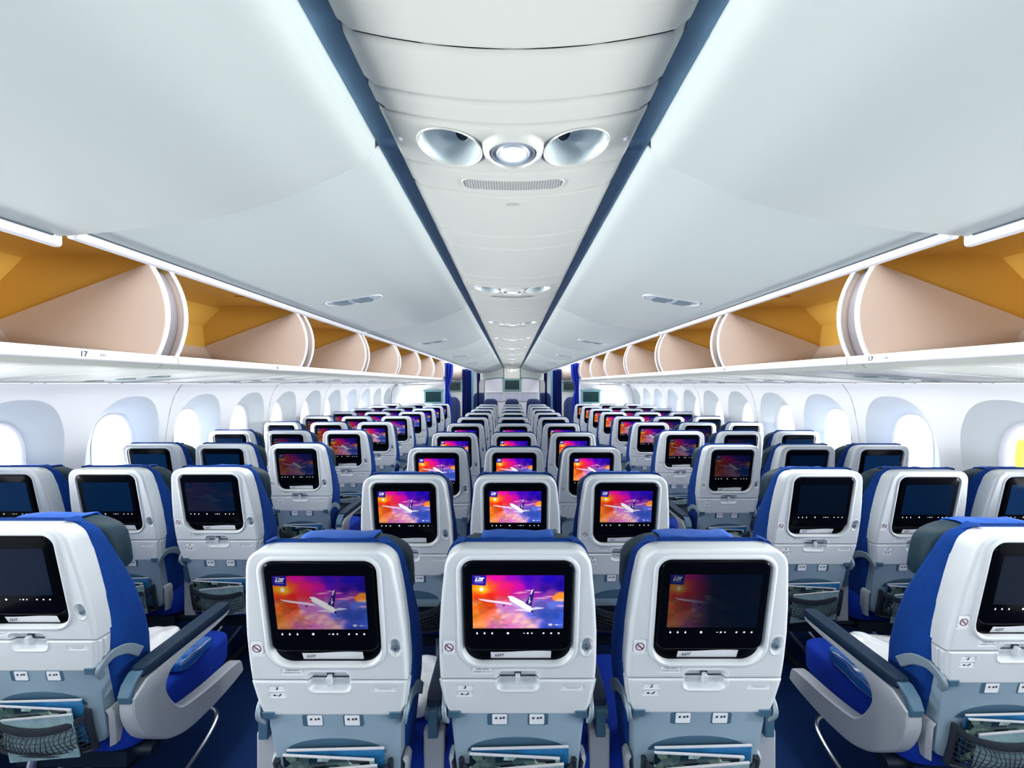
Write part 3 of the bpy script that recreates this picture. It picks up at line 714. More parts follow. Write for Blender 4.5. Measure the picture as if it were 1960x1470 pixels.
def paint_picture(nx=256, ny=154):
    u, v = np.meshgrid(np.linspace(0, 1, nx), np.linspace(0, 1, ny))
    def noise(sc, seed):
        r = np.random.RandomState(seed); G = r.rand(64, 64); x = u * sc[0]; y = v * sc[1]
        xi = x.astype(int); yi = y.astype(int); fx = x - xi; fy = y - yi
        fx = fx * fx * (3 - 2 * fx); fy = fy * fy * (3 - 2 * fy)
        g = lambda a, c: G[a % 64, c % 64]
        return (g(yi, xi) * (1 - fx) + g(yi, xi + 1) * fx) * (1 - fy) + (g(yi + 1, xi) * (1 - fx) + g(yi + 1, xi + 1) * fx) * fy
    def fbm(sc, seed): return sum(noise((sc[0] * 2 ** k, sc[1] * 2 ** k), seed + k) / 2 ** k for k in range(5)) / 1.9375
    n1 = fbm((4, 5), 3); n2 = fbm((6, 7), 20)
    uu = u + .10 * (n1 - .5); vv = v + .12 * (n2 - .5)
    pts = [(.02, .98, (150, 0, 140)), (.25, .97, (235, 0, 175)), (.45, .97, (150, 0, 200)), (.62, .95, (60, 0, 190)), (.85, .95, (25, 0, 185)), (.97, .8, (25, 0, 150)),
           (.22, .80, (255, 90, 30)), (.36, .78, (250, 20, 120)), (.48, .76, (215, 0, 170)), (.12, .74, (255, 190, 20)), (.03, .74, (255, 150, 0)), (.6, .80, (90, 0, 190)), (.8, .75, (50, 0, 150)),
           (.06, .62, (250, 60, 0)), (.20, .62, (245, 30, 10)), (.35, .62, (240, 30, 60)), (.5, .66, (190, 20, 150)), (.7, .64, (150, 30, 170)), (.85, .62, (150, 60, 150)),
           (.05, .45, (255, 110, 0)), (.18, .46, (250, 70, 0)), (.30, .52, (255, 60, 110)), (.35, .42, (235, 110, 200)), (.6, .5, (190, 130, 230)), (.75, .52, (110, 110, 220)), (.9, .48, (90, 120, 225)),
           (.03, .25, (255, 140, 20)), (.12, .3, (255, 110, 60)), (.25, .22, (255, 140, 110)), (.4, .2, (250, 150, 170)), (.52, .18, (225, 160, 230)), (.65, .28, (90, 110, 225)), (.8, .25, (50, 90, 215)), (.95, .25, (50, 90, 210)),
           (.08, .05, (255, 160, 90)), (.25, .05, (230, 120, 190)), (.4, .05, (220, 120, 200)), (.6, .05, (255, 190, 200)), (.7, .1, (190, 150, 225)), (.8, .05, (60, 80, 205)), (.95, .05, (60, 90, 210))]
    W = np.zeros_like(u); C = np.zeros(u.shape + (3,))
    for a, c, rgb in pts:
        wgt = 1 / ((uu - a) ** 2 + ((vv - c) * .8) ** 2 + .0012) ** 1.6
        W += wgt; C += wgt[..., None] * np.array(rgb, float)
    C /= W[..., None]
    def blend(mask, rgb): 
        nonlocal C
        C = C * (1 - mask[..., None]) + np.array(rgb, float) * mask[..., None]
    # cloud puffs
    puff = sstep(.52, .68, fbm((7, 8), 40)) * sstep(.72, .5, v)
    blend(puff * .28 * sstep(.9, .3, u), (255, 200, 195)); blend(puff * .25 * sstep(.3, .9, u), (150, 170, 240))
    dk = sstep(.55, .40, fbm((8, 9), 60)) * sstep(.66, .5, v)
    C *= (1 - .16 * dk)[..., None]
    def blob(cx, cy, rx, ry, rgb, a=1.0, soft=.5):
        d = np.hypot((u - cx + .02 * (n2 - .5)) / rx, (v - cy + .05 * (n1 - .5)) / ry); blend(sstep(1.0, 1 - soft, d) * a, rgb)
    for cx, cy, rx, ry in ((.30, .33, .07, .09), (.42, .27, .08, .10), (.52, .20, .08, .12), (.58, .10, .09, .10), (.66, .03, .10, .08), (.47, .12, .06, .08), (.35, .22, .07, .08)):
        blob(cx, cy, rx, ry, (255, 205, 195), .85, .95); blob(cx + .02, cy - .04, rx * .8, ry * .6, (220, 135, 205), .75, .8)
    for cx, cy, rx, ry in ((.55, .69, .10, .018), (.62, .72, .07, .016), (.70, .69, .09, .018), (.75, .57, .14, .022), (.5, .675, .08, .014), (.84, .60, .09, .02)):
        blob(cx, cy, rx, ry, (255, 170, 205), .85, .8)
    for cx, cy, rx, ry in ((.97, .62, .09, .11), (.92, .58, .06, .07)):
        blob(cx, cy, rx, ry, (255, 150, 40), .95, .5)
    blob(.97, .54, .09, .04, (255, 200, 170), .8, .7); blob(.97, .43, .07, .03, (230, 170, 225), .8, .7)
    blob(.10, .745, .14, .12, (255, 200, 30), .8, .95); blob(.10, .74, .030, .045, (255, 255, 235), 1, .35)
    def poly(pp, rgb, a=1.0):
        m = np.zeros_like(u)
        for ox in (-.33, 0, .33):
            for oy in (-.33, 0, .33):
                x = u + ox / nx; y = v + oy / ny; ins = np.zeros(u.shape, bool); j = len(pp) - 1
                for i in range(len(pp)):
                    xi, yi = pp[i]; xj, yj = pp[j]
                    cnd = ((yi > y) != (yj > y)) & (x < (xj - xi) * (y - yi) / (yj - yi + 1e-12) + xi); ins ^= cnd; j = i
                m += ins / 9.0
        blend(m * a, rgb)
    q = lambda *L: [((x - 382) / 1026, 1 - (y - 312) / 615) for x, y in L]   # pixels of the picture seen close up
    poly(q((630, 615), (690, 600), (760, 620), (850, 650), (930, 700), (900, 740), (800, 755), (700, 720), (650, 670)), (200, 130, 215), .75)
    poly(q((440, 577), (520, 588), (640, 603), (760, 618), (850, 634), (905, 680), (820, 652), (700, 634), (560, 616), (480, 597)), (250, 226, 244))
    poly(q((780, 548), (830, 548), (900, 585), (1000, 640), (1055, 690), (1075, 735), (1040, 738), (960, 705), (880, 665), (810, 610), (782, 575)), (255, 252, 255))
    poly(q((800, 600), (870, 640), (950, 690), (1040, 728), (1055, 742), (980, 735), (880, 695), (820, 640)), (190, 150, 225), .85)
    poly(q((850, 710), (930, 698), (1010, 712), (1045, 735), (960, 722), (860, 716)), (225, 225, 250))
    poly(q((1040, 690), (1100, 676), (1185, 684), (1180, 692), (1110, 702), (1060, 708)), (215, 220, 250))
    poly(q((975, 635), (1000, 585), (1030, 525), (1050, 475), (1078, 472), (1066, 560), (1045, 668), (1010, 655)), (45, 20, 120))
    poly(q((1030, 525), (1050, 475), (1068, 473), (1040, 535)), (240, 232, 250))
    poly(q((1000, 590), (1022, 600), (1020, 560), (1028, 560), (1030, 606), (1048, 615), (1030, 615), (1020, 640), (1012, 632), (1018, 608)), (235, 230, 250))
    poly(q((1040, 712), (1072, 715), (1068, 745), (1042, 738)), (40, 30, 100))
    poly(q((1060, 740), (1110, 790), (1070, 775)), (40, 50, 150), .6)
    poly(q((720, 645), (733, 650), (750, 645), (745, 660), (735, 670), (722, 658)), (110, 20, 60))
    poly(q((775, 570), (800, 570), (795, 585), (782, 585)), (120, 60, 140))
    poly(q((382, 312), (546, 312), (532, 430), (382, 418)), (32, 18, 160))
    # company lettering
    sh = 12
    poly(q((418 + sh, 338), (434 + sh, 338), (430, 368), (446, 368), (444, 381), (410, 381)), (250, 250, 255))
    poly(q((452 + sh - 4, 338), (486 + sh - 4, 338), (478, 381), (444, 381)), (250, 250, 255)); poly(q((468, 350), (478, 350), (470, 370), (460, 370)), (32, 18, 160))
    poly(q((488, 338), (520, 338), (516, 350), (504, 350), (498, 381), (484, 381), (490, 350), (486, 350)), (250, 250, 255))
    poly(q((410, 326), (475, 326), (475, 331), (410, 331)), (170, 160, 230)); poly(q((412, 394), (510, 394), (510, 399), (412, 399)), (170, 160, 230))
    # 787 mark
    poly(q((1240, 872), (1256, 872), (1246, 896), (1238, 896), (1246, 879), (1240, 879)), (245, 245, 255))
    poly(q((1258, 871), (1270, 871), (1268, 897), (1254, 897)), (245, 245, 255)); poly(q((1270, 872), (1284, 872), (1276, 896), (1268, 896), (1274, 879), (1270, 879)), (245, 245, 255))
    poly(q((1287, 882), (1378, 882), (1378, 886), (1287, 886)), (215, 220, 250)); poly(q((1325, 874), (1342, 880), (1342, 890), (1325, 894), (1330, 884)), (245, 245, 255))
    C = np.clip(C, 0, 255) / 255.0
    lin = np.where(C <= .04045, C / 12.92, ((C + .055) / 1.055) ** 2.4)
    return lin
PIC = paint_picture()
SX, SZ0, SZ1 = .1125, .940, 1.085
def screen_mesh():
    ny, nx, _ = PIC.shape
    xs = np.linspace(-SX, SX, nx); zs = np.linspace(SZ0, SZ1, ny)
    b = MB(); b.grid([[PN(x, z, .0062) for x in xs] for z in zs], M['screen'])
    me = b.mesh('screen')
    a = me.color_attributes.new('picture', 'FLOAT_COLOR', 'POINT')
    c = np.ones((ny * nx, 4), np.float32); c[:, :3] = PIC.reshape(-1, 3); a.data.foreach_set('color', c.ravel())
    uvl = me.uv_layers.new(name='uv'); li = np.zeros(len(me.loops), np.int32); me.loops.foreach_get('vertex_index', li)
    uv = np.stack([(li % nx) / (nx - 1), (li // nx) / (ny - 1)], -1).astype(np.float32); uvl.data.foreach_set('uv', uv.ravel())
    return me

def make_seat():
    e = empty('airline_seat')
    # -- hard shell round the monitor
    feats = [recess_feat, dimple(.1745, .884, .0158, .0245, .009), inset(-.092, .815, .027, .0085), inset(-.1745, .882, .017, .019), latchrec]
    sh = shell_part('back_shell', e, ZS + .0015, ZT, True, feats, 150, 130, .05)
    s_ = MB(); plate(s_, -.1745, .882, .0155, .0175, .006, -.003, .0005, M['label'])
    ring = [(.0115 * math.cos(t), .0115 * math.sin(t)) for t in np.linspace(0, 2 * math.pi, 24, endpoint=False)]
    s_.loft([[PN(-.1745 + u * f, .882 + v * f, .0012) for u, v in ring] for f in (1.0, .80)], M['redink'], False, False)
    s_.add([PN(-.1745 + u, .882 + v, .0013) for u, v in ((-.0088, .0068), (-.0068, .0088), (.0088, -.0068), (.0068, -.0088))], [(0, 1, 2, 3)], M['redink'])
    s_.add([PN(-.1745 + u, .882 + v, .0011) for u, v in ((-.008, -.003), (.003, -.0005), (.003, .0015), (-.008, -.001))], [(0, 1, 2, 3)], M['greyink'])
    s_.build('no_smoking_sticker', sh, fix=False)
    s_ = MB(); plate(s_, -.092, .815, .0255, .0072, .003, -.003, -.0008, M['label'])
    add_text(s_, 'Tylko słuch', .0075, M['ink'], lambda x, y, z: PN(-.092 + x, .818 + y, 0)); add_text(s_, 'Headphones only', .006, M['ink'], lambda x, y, z: PN(-.092 + x, .811 + y, 0))
    s_.build('instruction_label', sh, fix=False)
    j = MB(); j.tube([PN(.1745, .880, -.010), PN(.1745, .879, -.0015)], .0062, M['hook'], 16); j.tube([PN(.1745, .879, -.0015), PN(.1745, .879, -.0008)], .0042, M['socket'], 16); j.build('headphone_jack', sh)
    # -- monitor
    mo = MB()
    out = rrect(0, .9985, .1335, .1225, .022, 6)
    def mring(f, n): return [PN(u * f, .9985 + (v - .9985) * f, n) for u, v in out]
    mo.loft([mring(1, -.034), mring(1, .000), mring(.985, .0045), mring(.96, .0055), mring(.5, .0056)], M['black'])
    mon = mo.build('monitor', e, ang=60)
    me = screen_mesh(); so = bpy.data.objects.new('screen', me); COL.objects.link(so); so.parent = mon; so.color = (1, 0, 0, 1)
    bt = MB()
    for k, x in enumerate((-.1024, -.0838, -.0646, -.0252, .0151, .0242, .0348, .0636, .0828, .1015)):
        if k == 3: bt.loft([[PN(x + .0030 * math.cos(t) * f, .9265 + .0030 * math.sin(t) * f, .0063) for t in np.linspace(0, 2 * math.pi, 12, endpoint=False)] for f in (1, .45)], M['dot'], False, False)
        elif k in (4, 6): bt.add([PN(x + a, .9265 + c, .0063) for a, c in ((-.0022, -.0005), (.0022, -.0005), (.0022, .0005), (-.0022, .0005))], [(0, 1, 2, 3)], M['dot'])
        if k == 6: bt.add([PN(x + a, .9265 + c, .0063) for a, c in ((-.0005, -.0022), (.0005, -.0022), (.0005, .0022), (-.0005, .0022))], [(0, 1, 2, 3)], M['dot'])
        if k in (0, 1, 2): bt.add([PN(x + a, .9265 + c, .0063) for a, c in ((-.0018, -.0025), (.0018, -.0025), (.0018, .0008), (.0006, .0012), (.0006, .003), (-.0006, .003), (-.0006, .0012), (-.0018, .0008))], [tuple(range(8))], M['dot'])
        if k in (5, 7, 8, 9): bt.add([PN(x + a, .9265 + c, .0063) for a, c in ((-.0022, -.0018), (.0022, -.0018), (.0022, .0018), (-.0012, .0018))], [(0, 1, 2, 3)], M['dot'])
    bt.build('touch_buttons', mon, fix=False)
    # -- tray table
    tr = shell_part('tray_table', e, ZB, ZS - .0015, False, [latchrec, inset(-.137, .7635, .021, .0068), inset(-.137, .744, .021, .0068), inset(.142, .7635, .029, .0072)], 150, 60, .045)
    la = MB(); plate(la, 0, .797, .0085, .0075, .002, -.012, -.008, M['ink']); la.loft([[PN(u, v, n) for u, v in rrect(0, .786 + dz, .0062, .0135, .004, 4)] for n, dz in ((-.013, .002), (.002, 0), (.0035, -.001))], M['shell'])
    la.loft([[PN(u, v, n) for u, v in rrect(0, .7905, .046, .0015, .001, 2)] for n in (-.0125, -.011)], M['ink']); la.build('tray_latch', tr)
    for zz, kind in ((.7635, 0), (.744, 1)):
        s_ = MB(); plate(s_, -.137, zz, .0195, .0056, .0025, -.003, -.0008, M['label'])
        P_ = lambda L: [PN(-.137 + a, zz + c, -.0004) for a, c in L]
        s_.add(P_([(-.003, -.004), (.001, -.004), (.003, .0), (.003, .004), (.0, .004), (-.001, -.001), (-.004, -.002)] if not kind else [(-.002, -.003), (.005, -.004), (.010, .001), (.010, .004), (.007, .004), (.004, -.001), (-.002, -.002)]), [tuple(range(7))], M['ink'])
        if kind: s_.add(P_([(-.011, -.003), (-.004, -.003), (-.005, .001), (-.008, .003), (-.011, .0)]), [(0, 1, 2, 3, 4)], M['ink'])
        else: s_.add(P_([(-.006, .0045), (.006, .0045), (.006, .0052), (-.006, .0052)]), [(0, 1, 2, 3)], M['ink'])
        s_.build('instruction_label', tr, fix=False)
    s_ = MB(); plate(s_, .142, .7635, .0275, .006, .0025, -.003, -.0008, M['label'])
    for k, hl in enumerate((.024, .021, .019, .013)):
        zz = .7675 - .0024 * k; s_.add([PN(.142 + a, zz + c, -.0004) for a, c in ((-hl, -.0005), (hl, -.0005), (hl, .0004), (-hl, .0004))], [(0, 1, 2, 3)], M['greyink'])
    s_.build('instruction_label', tr, fix=False)
    # side ridges of the tray arm
    for sx in (-1, 1):
        rd = MB()
        for q, dy in enumerate((.012, .027)):
            rd.tube([(sx * (hw(z) + .0005), yb(z) + dy, z) for z in (.70, .73, .76, .78)], .0045, M['shell'], 8)
        rd.build('tray_arm', tr)
    # -- lower back
    zs = [.425, .44, .47, .52, .60, .66, .69]; wv = [.150, .158, .163, .167, .172, .175, .176]
    b = MB(); rings = []
    for z, w_ in zip(zs, wv):
        y = yb(z)
        rings.append([(-w_, y + .012, z), (-w_ + .012, y + .002, z), (w_ - .012, y + .002, z), (w_, y + .012, z), (w_ + .004, y + .055, z), (-w_ - .004, y + .055, z)])
    b.loft(rings, M['lower']); lb = b.build('lower_back_panel', e, ang=40)
    for sx in (-1, 1):
        rc = MB(); plate(rc, sx * .0535, .6655, .027, .0175, .005, -.004, -.0012, M['clip']); rc.build('placard_recess', lb)
    for sx, off in ((-1, .006), (1, -.003)):
        s_ = MB(); cx = sx * .0535 + off; plate(s_, cx, .6665, .0195, .0155, .003, -.002, -.0004, M['label'])
        for a, c, w1 in ((-.010, .004, .0035), (.002, .004, .003), (.010, .005, .0035)):
            s_.add([PN(cx + a + p, .6665 + c + q_, 0) for p, q_ in ((-w1, -.0025), (w1, -.0035), (w1, .003), (-w1 * .3, .0035))], [(0, 1, 2, 3)], M['ink'])
        s_.build('placard', lb, fix=False)
    for sx in (-1, 1):
        c = MB(); plate(c, sx * .166, .684, .0165, .0105, .002, -.012, .003, M['clip']); c.build('corner_clip', lb, bevel=.002)
        h = MB(); pts = crom([(sx * .186, yb(.66) + .010, .655), (sx * .193, yb(.69) + .004, .688), (sx * .197, yb(.70) + .040, .712), (sx * .203, yb(.70) + .085, .700), (sx * .206, yb(.70) + .125, .665)], 4)
        rg = []
        for i, p in enumerate(pts):
            q0, q1 = pts[max(i - 1, 0)], pts[min(i + 1, len(pts) - 1)]; ty, tz = q1[1] - q0[1], q1[2] - q0[2]; L_ = math.hypot(ty, tz); ny, nz = -tz / L_, ty / L_
            hh = .008 + .007 * math.sin(math.pi * min(1, i / (len(pts) - 1) * 1.2) * .6)
            rg.append([(p[0] + a * .006, p[1] + ny * c_ * hh, p[2] + nz * c_ * hh) for a, c_ in ((-1, -1), (1, -1), (1, 1), (-1, 1))])
        h.loft(rg, M['hook']); h.build('recline_bracket', lb, bevel=.003)
        fl = MB(); fl.loft([[(sx * (w_ + .004), yb(z) + .010, z), (sx * (w_ + .013), yb(z) + .022, z), (sx * (w_ + .013), yb(z) + .05, z), (sx * (w_ + .004), yb(z) + .05, z)] for z, w_ in ((.40, .160), (.45, .168), (.52, .176), (.535, .170))], M['arm']); fl.build('side_flange', lb)
    # shallow dark hollow above the pocket
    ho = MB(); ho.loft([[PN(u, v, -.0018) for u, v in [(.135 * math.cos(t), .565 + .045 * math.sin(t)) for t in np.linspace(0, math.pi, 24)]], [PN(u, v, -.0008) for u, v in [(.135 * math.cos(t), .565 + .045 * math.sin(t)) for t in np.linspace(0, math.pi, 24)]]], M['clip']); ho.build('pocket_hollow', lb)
    # -- literature pocket: band and net
    def pk(x, t):      # t 0 bottom .. 1 band
        f = 1 - (x / .150) ** 2; zt = .548 - .042 * max(0, f) ** .8; z = .415 + (zt - .415) * t + 0.006 * (1 - f) * (1 - t)
        n = .010 + .050 * max(0, f) ** .5 * (math.sin(math.pi * (.16 + .62 * t)))
        return PN(x, z, n)
    pb = MB(); xs = np.linspace(-.150, .150, 25)
    rings = []
    for x in xs:
        p = Vector(pk(x, 1.0)); rings.append([(p.x, p.y - .003, p.z - .012), (p.x, p.y - .005, p.z), (p.x, p.y - .003, p.z + .010), (p.x, p.y + .002, p.z + .010), (p.x, p.y + .002, p.z - .012)])
    pb.loft(rings, M['net'])
    for sx in (-1, 1): pb.tube([pk(sx * .149, t) for t in np.linspace(0, 1.08, 8)], .008, M['net'], 6)
    pb.tube([pk(x, 0) for x in xs], .006, M['net'], 6)
    po = pb.build('literature_pocket', e)
    nt_ = MB()
    for x in np.linspace(-.140, .140, 22): nt_.tube([pk(x + .004 * math.sin(t * 9 + x * 60), t) for t in np.linspace(0, .95, 6)], .0014, M['net'], 4)
    for t in np.linspace(.12, .85, 6): nt_.tube([pk(x, t + .012 * math.sin(x * 160)) for x in np.linspace(-.148, .148, 25)], .0014, M['net'], 4)
    nt_.build('net', po)
    bk = MB(); bk.loft([[(-.14, yb(.42) - .002, .418), (.14, yb(.42) - .002, .418), (.14, yb(.42) - .012, .418), (-.14, yb(.42) - .012, .418)], [(-.14, yb(.54) - .0015, .53), (.14, yb(.54) - .0015, .53), (.14, yb(.54) - .004, .53), (-.14, yb(.54) - .004, .53)]], M['blackmat']); bk.build('pocket_lining', po)
    # -- soft back
    b = MB(); rings = []
    zz = [.44, .46, .50, .60, .70, .799, .801, .90, 1.0, 1.06, 1.10, 1.115, 1.125, 1.135, 1.142, 1.148, 1.153, 1.1565]
    for z in zz:
        th = np.interp(z, [.44, .65, .9, 1.05, 1.15], [.17, .185, .155, .12, .09])
        w_ = float(np.interp(z, [.44, .60, .70, .80, .92, 1.0, 1.08], [.165, .186, .200, .208, .204, .195, .185]))
        if z > 1.09:
            q = (z - 1.09) / .067; w_ = w_ - .055 * (1 - math.sqrt(max(0, 1 - q * q))) ; w_ = max(w_, .12); th = th * (1 - .25 * q ** 3)
        y0 = yb(z) + (.046 if z > .80 else .040); y1_ = yb(z) + th
        if z > 1.125: y0 += .014 * ((z - 1.125) / .032) ** 2 - .020 * min(1, (z - 1.125) / .02) * 0; y1_ -= .012 * ((z - 1.125) / .032) ** 2
        pr = rrect(0, (y0 + y1_) / 2, w_, (y1_ - y0) / 2, .02, 4)
        rings.append([(x, y, z) for x, y in pr])
    b.loft(rings, M['fabric']); b.build('backrest', e, ang=60)
    # -- headrest with folded wings
    hd = MB()
    def wing(x, y, z):
        return (x, y + .5 * max(0, abs(x) - .10) ** 1.5 + yb(z), z - .25 * max(0, abs(x) - .12))
    hd.sell((0, .138, 1.040), (.191, .044, .092), M['leather'], .42, 36, 16, wing); he = hd.build('headrest', e, ang=70)
    cv = MB(); rows = []
    for x in np.linspace(-.098, .098, 15):
        w1 = .0018 * math.sin(x * 90)
        rows.append([(x, y + yb(1.13), z + w1 * .5 + .0015 * math.sin(y * 90 + x * 40)) for y, z in ((.112, 1.1325), (.118, 1.1345), (.135, 1.1355), (.150, 1.1355), (.172, 1.133), (.186, 1.118), (.190, 1.08), (.191, 1.02))])
    cv.grid(rows, M['cloth']); co = cv.build('headrest_cover', he, fix=False, ang=80); sm = co.modifiers.new('thick', 'SOLIDIFY'); sm.thickness = .003
    # -- cushion, base and beam
    b = MB(); b.sell((0, .385, .415), (.222, .245, .068), M['cushion'], .28, 32, 14); b.build('seat_cushion', e, ang=70)
    b = MB(); b.tube([(-.243, .20, .33), (.243, .20, .33)], .022, M['dark'], 12); b.tube([(-.243, .48, .33), (.243, .48, .33)], .022, M['dark'], 12)
    b.box((-.18, .16, .30), (.18, .52, .35), M['dark']); b.build('seat_base', e, ang=50)
    # -- underseat box and beam fittings
    return e
def leg_mesh():
    b = MB()
    b.tube(crom([(0, .16, .34), (.0, .12, .20), (.0, .05, .02)], 4), .013, M['chrome'], 10)
    b.tube(crom([(0, .44, .34), (.0, .50, .18), (.0, .55, .02)], 4), .013, M['chrome'], 10)
    b.box((-.02, -.02, 0), (.02, .60, .02), M['dark'])
    return b.build('leg')
def bar_mesh():
    b = MB(); b.tube(crom([(-.19, .30, .05), (-.185, .52, .10), (-.14, .62, .12), (0, .65, .12), (.14, .62, .12), (.185, .52, .10), (.19, .30, .05)], 5), .009, M['chrome'], 8)
    return b.build('luggage_bar')
def arm_inner():
    b = MB()
    b.box((-.031, .18, .34), (.031, .21, .535), M['arm']); b.box((-.022, .21, .36), (.022, .26, .53), M['arm'])
    b.box((-.020, .20, .545), (.020, .60, .598), M['arm'])
    o = b.build('armrest', bevel=.006)
    p = MB(); p.sell((0, .39, .612), (.026, .215, .017), M['pad'], .3, 20, 8); p.build('arm_pad', o)
    h = MB(); h.box((-.014, .16, .53), (.014, .21, .61), M['clip']); h.tube([(-.024, .185, .590), (.024, .185, .590)], .020, M['clip'], 14); h.build('arm_hinge', o, bevel=.003)
    return o
def arm_aisle():
    prof = [(.090, .575), (.093, .512), (.127, .431), (.195, .361), (.25, .322), (.32, .296), (.45, .285), (.60, .296), (.612, .318), (.600, .352), (.56, .368), (.42, .378), (.30, .398), (.262, .425), (.232, .470), (.214, .520), (.226, .560), (.262, .580), (.34, .588), (.43, .590), (.505, .598), (.520, .606), (.505, .614), (.30, .612), (.14, .606)]
    c = crom(prof, 3)
    b = MB()
    def ring(x, ins):
        P = [np.array(p) for p in c]; n = len(P); out = []
        for i in range(n):
            t = P[(i + 1) % n] - P[i - 1]; t /= (np.linalg.norm(t) + 1e-9); nn = np.array((-t[1], t[0])); q = P[i] - nn * ins * (-1)
            out.append((x, q[0], q[1]))
        return out
    b.loft([ring(-.024, .005), ring(-.019, 0), ring(.019, 0), ring(.024, .005)], M['arm'])
    o = b.build('aisle_armrest', ang=40)
    p = MB(); p.sell((0, .328, .630), (.027, .205, .019), M['pad'], .28, 20, 8); p.build('arm_pad', o)
    h = MB(); h.loft([[(-.020, y, z), (.020, y, z), (.020, y + .02, z), (-.020, y + .02, z)] for y, z in ((.086, .56), (.080, .585), (.092, .615), (.118, .638))], M['clip']); h.build('arm_hinge', o, bevel=.004)
    return o
proto = make_seat()
LEG, BAR, AIN, AAI = leg_mesh(), bar_mesh(), arm_inner(), arm_aisle()

def put(src, parent, loc, flip=False):
    c = copy_tree(src, parent); c.location = loc
    return c
SMALL = ('no_smoking_sticker', 'instruction_label', 'touch_buttons', 'placard', 'placard_recess', 'net', 'pocket_lining', 'pocket_hollow', 'tray_arm', 'headphone_jack', 'side_flange', 'headrest_cover', 'recline_bracket')
ROWN = ['nearest', 'second', 'third', 'fourth', 'fifth', 'sixth', 'seventh', 'eighth', 'ninth', 'tenth']
seats = {}
def add_seat(block, k, col, x, y, scr, arms, lbl, xoff_legs=True):
    e = copy_tree(proto, None, SMALL if k >= 6 else (('net', 'pocket_lining') if k >= 4 else ()))
    e.location = (x, y, 0)
    for m_ in e.children:
        if m_.name.split('.')[0] == 'monitor':
            for c_ in m_.children:
                if c_.name.split('.')[0] == 'screen': c_.color = (*scr, 1)
    for side, typ in arms:
        if typ == 'in': put(AIN, e, (side * .2435, 0, 0))
        else: put(AAI, e, (side * .2435, 0, 0))
    if col in ('L', 'R') or k < 3: put(LEG, e, (0.0 if col == 'M' else (.12 if col == 'L' else -.12), 0, 0))
    if k < 3: put(BAR, e, (0, 0, 0))
    tag(e, lbl, 'seat', 'economy seats, %s block' % block)
    seats[(block, k, col)] = e
    return e
PITCH = .785
DC, DLB, DRB = 1.020, 1.185, 1.135
XS = .487
# brightness, fade to the right, idle glow
def look(c): return 'bright sunset aircraft picture' if c[0] > .6 and c[1] < .5 else ('dim sunset aircraft picture' if c[0] > .12 else 'dark screen')
for k in range(10):
    for i, (cn, x) in enumerate((('L', -.472), ('M', .013), ('R', .498))):
        c = (1.0, 0, 0)
        if k == 0: c = [(.50, 0, 0), (1.05, 0, 0), (.17, 1, .1)][i]
        elif k == 1: c = [(.92, 0, 0), (1.05, 0, 0), (.80, 0, 0)][i]
        arms = [(-1, 'in')] + ([(1, 'in')] if i == 2 else [])
        nm = ['left', 'middle', 'right'][i]
        scr = look(c) if not (k == 0 and i == 2) else 'screen faded to dark red'
        add_seat('centre', k, cn, x, DC + PITCH * k + (.004 * i), c, arms, 'white-backed blue seat with %s, centre block %s, %s row' % (scr, nm, ROWN[k]))
LB = {0: [(.0, 0, .35)], 1: [(.01, 0, .4), (.0, 0, .75), (.0, 0, 1.2)], 2: [(.10, 0, .12), (0, 0, .8), (0, 0, 1.2)], 3: [(.32, 0, 0), (.10, 0, .15), (0, 0, 1.2)], 4: [(.6, 0, 0), (.25, 0, 0), (.05, 0, .7)], 5: [(.7, 0, 0), (.35, 0, 0), (.15, 0, .4)]}
RB = {0: [(.0, 0, .22)], 1: [(.0, 0, .12), (.0, 0, .6), (.0, 0, 1.6)], 2: [(.06, 0, .06), (0, 0, .35), (0, 0, 1.1)], 3: [(.20, 0, .0), (0.02, 0, .25), (0, 0, .9)], 4: [(.50, 0, 0), (.10, 0, .1), (.0, 0, .7)], 5: [(.65, 0, 0), (.2, 0, .1), (.05, 0, .5)]}
for s, blk, D0, TB in ((-1, 'left', DLB, LB), (1, 'right', DRB, RB)):
    for k in range(10):
        tb = TB.get(k, [(.8, 0, 0), (.5, 0, .1), (.3, 0, .3)])
        for i, xx in enumerate((1.44, 1.927, 2.414)):
            if k == 0 and i > 0: tb = [tb[0], (0, 0, .8), (0, 0, 1.2)]
            cn = {0: 'R' if s < 0 else 'L', 1: 'M', 2: 'L' if s < 0 else 'R'}[i]
            c = tb[i]
            if i == 0: arms = [(-s, 'out'), (s, 'in')]
            elif i == 1: arms = [(s, 'in')]
            else: arms = []
            add_seat(blk, k, cn, s * xx, D0 + PITCH * k, c, arms, 'white-backed blue seat with %s, %s block %s, %s row' % (look(c), blk, ['aisle', 'middle', 'window'][i], ROWN[k]))
# the templates go away
def drop(o):
    for c in list(o.children): drop(c)
    bpy.data.objects.remove(o)
for o in (proto, LEG, BAR, AIN, AAI): drop(o)

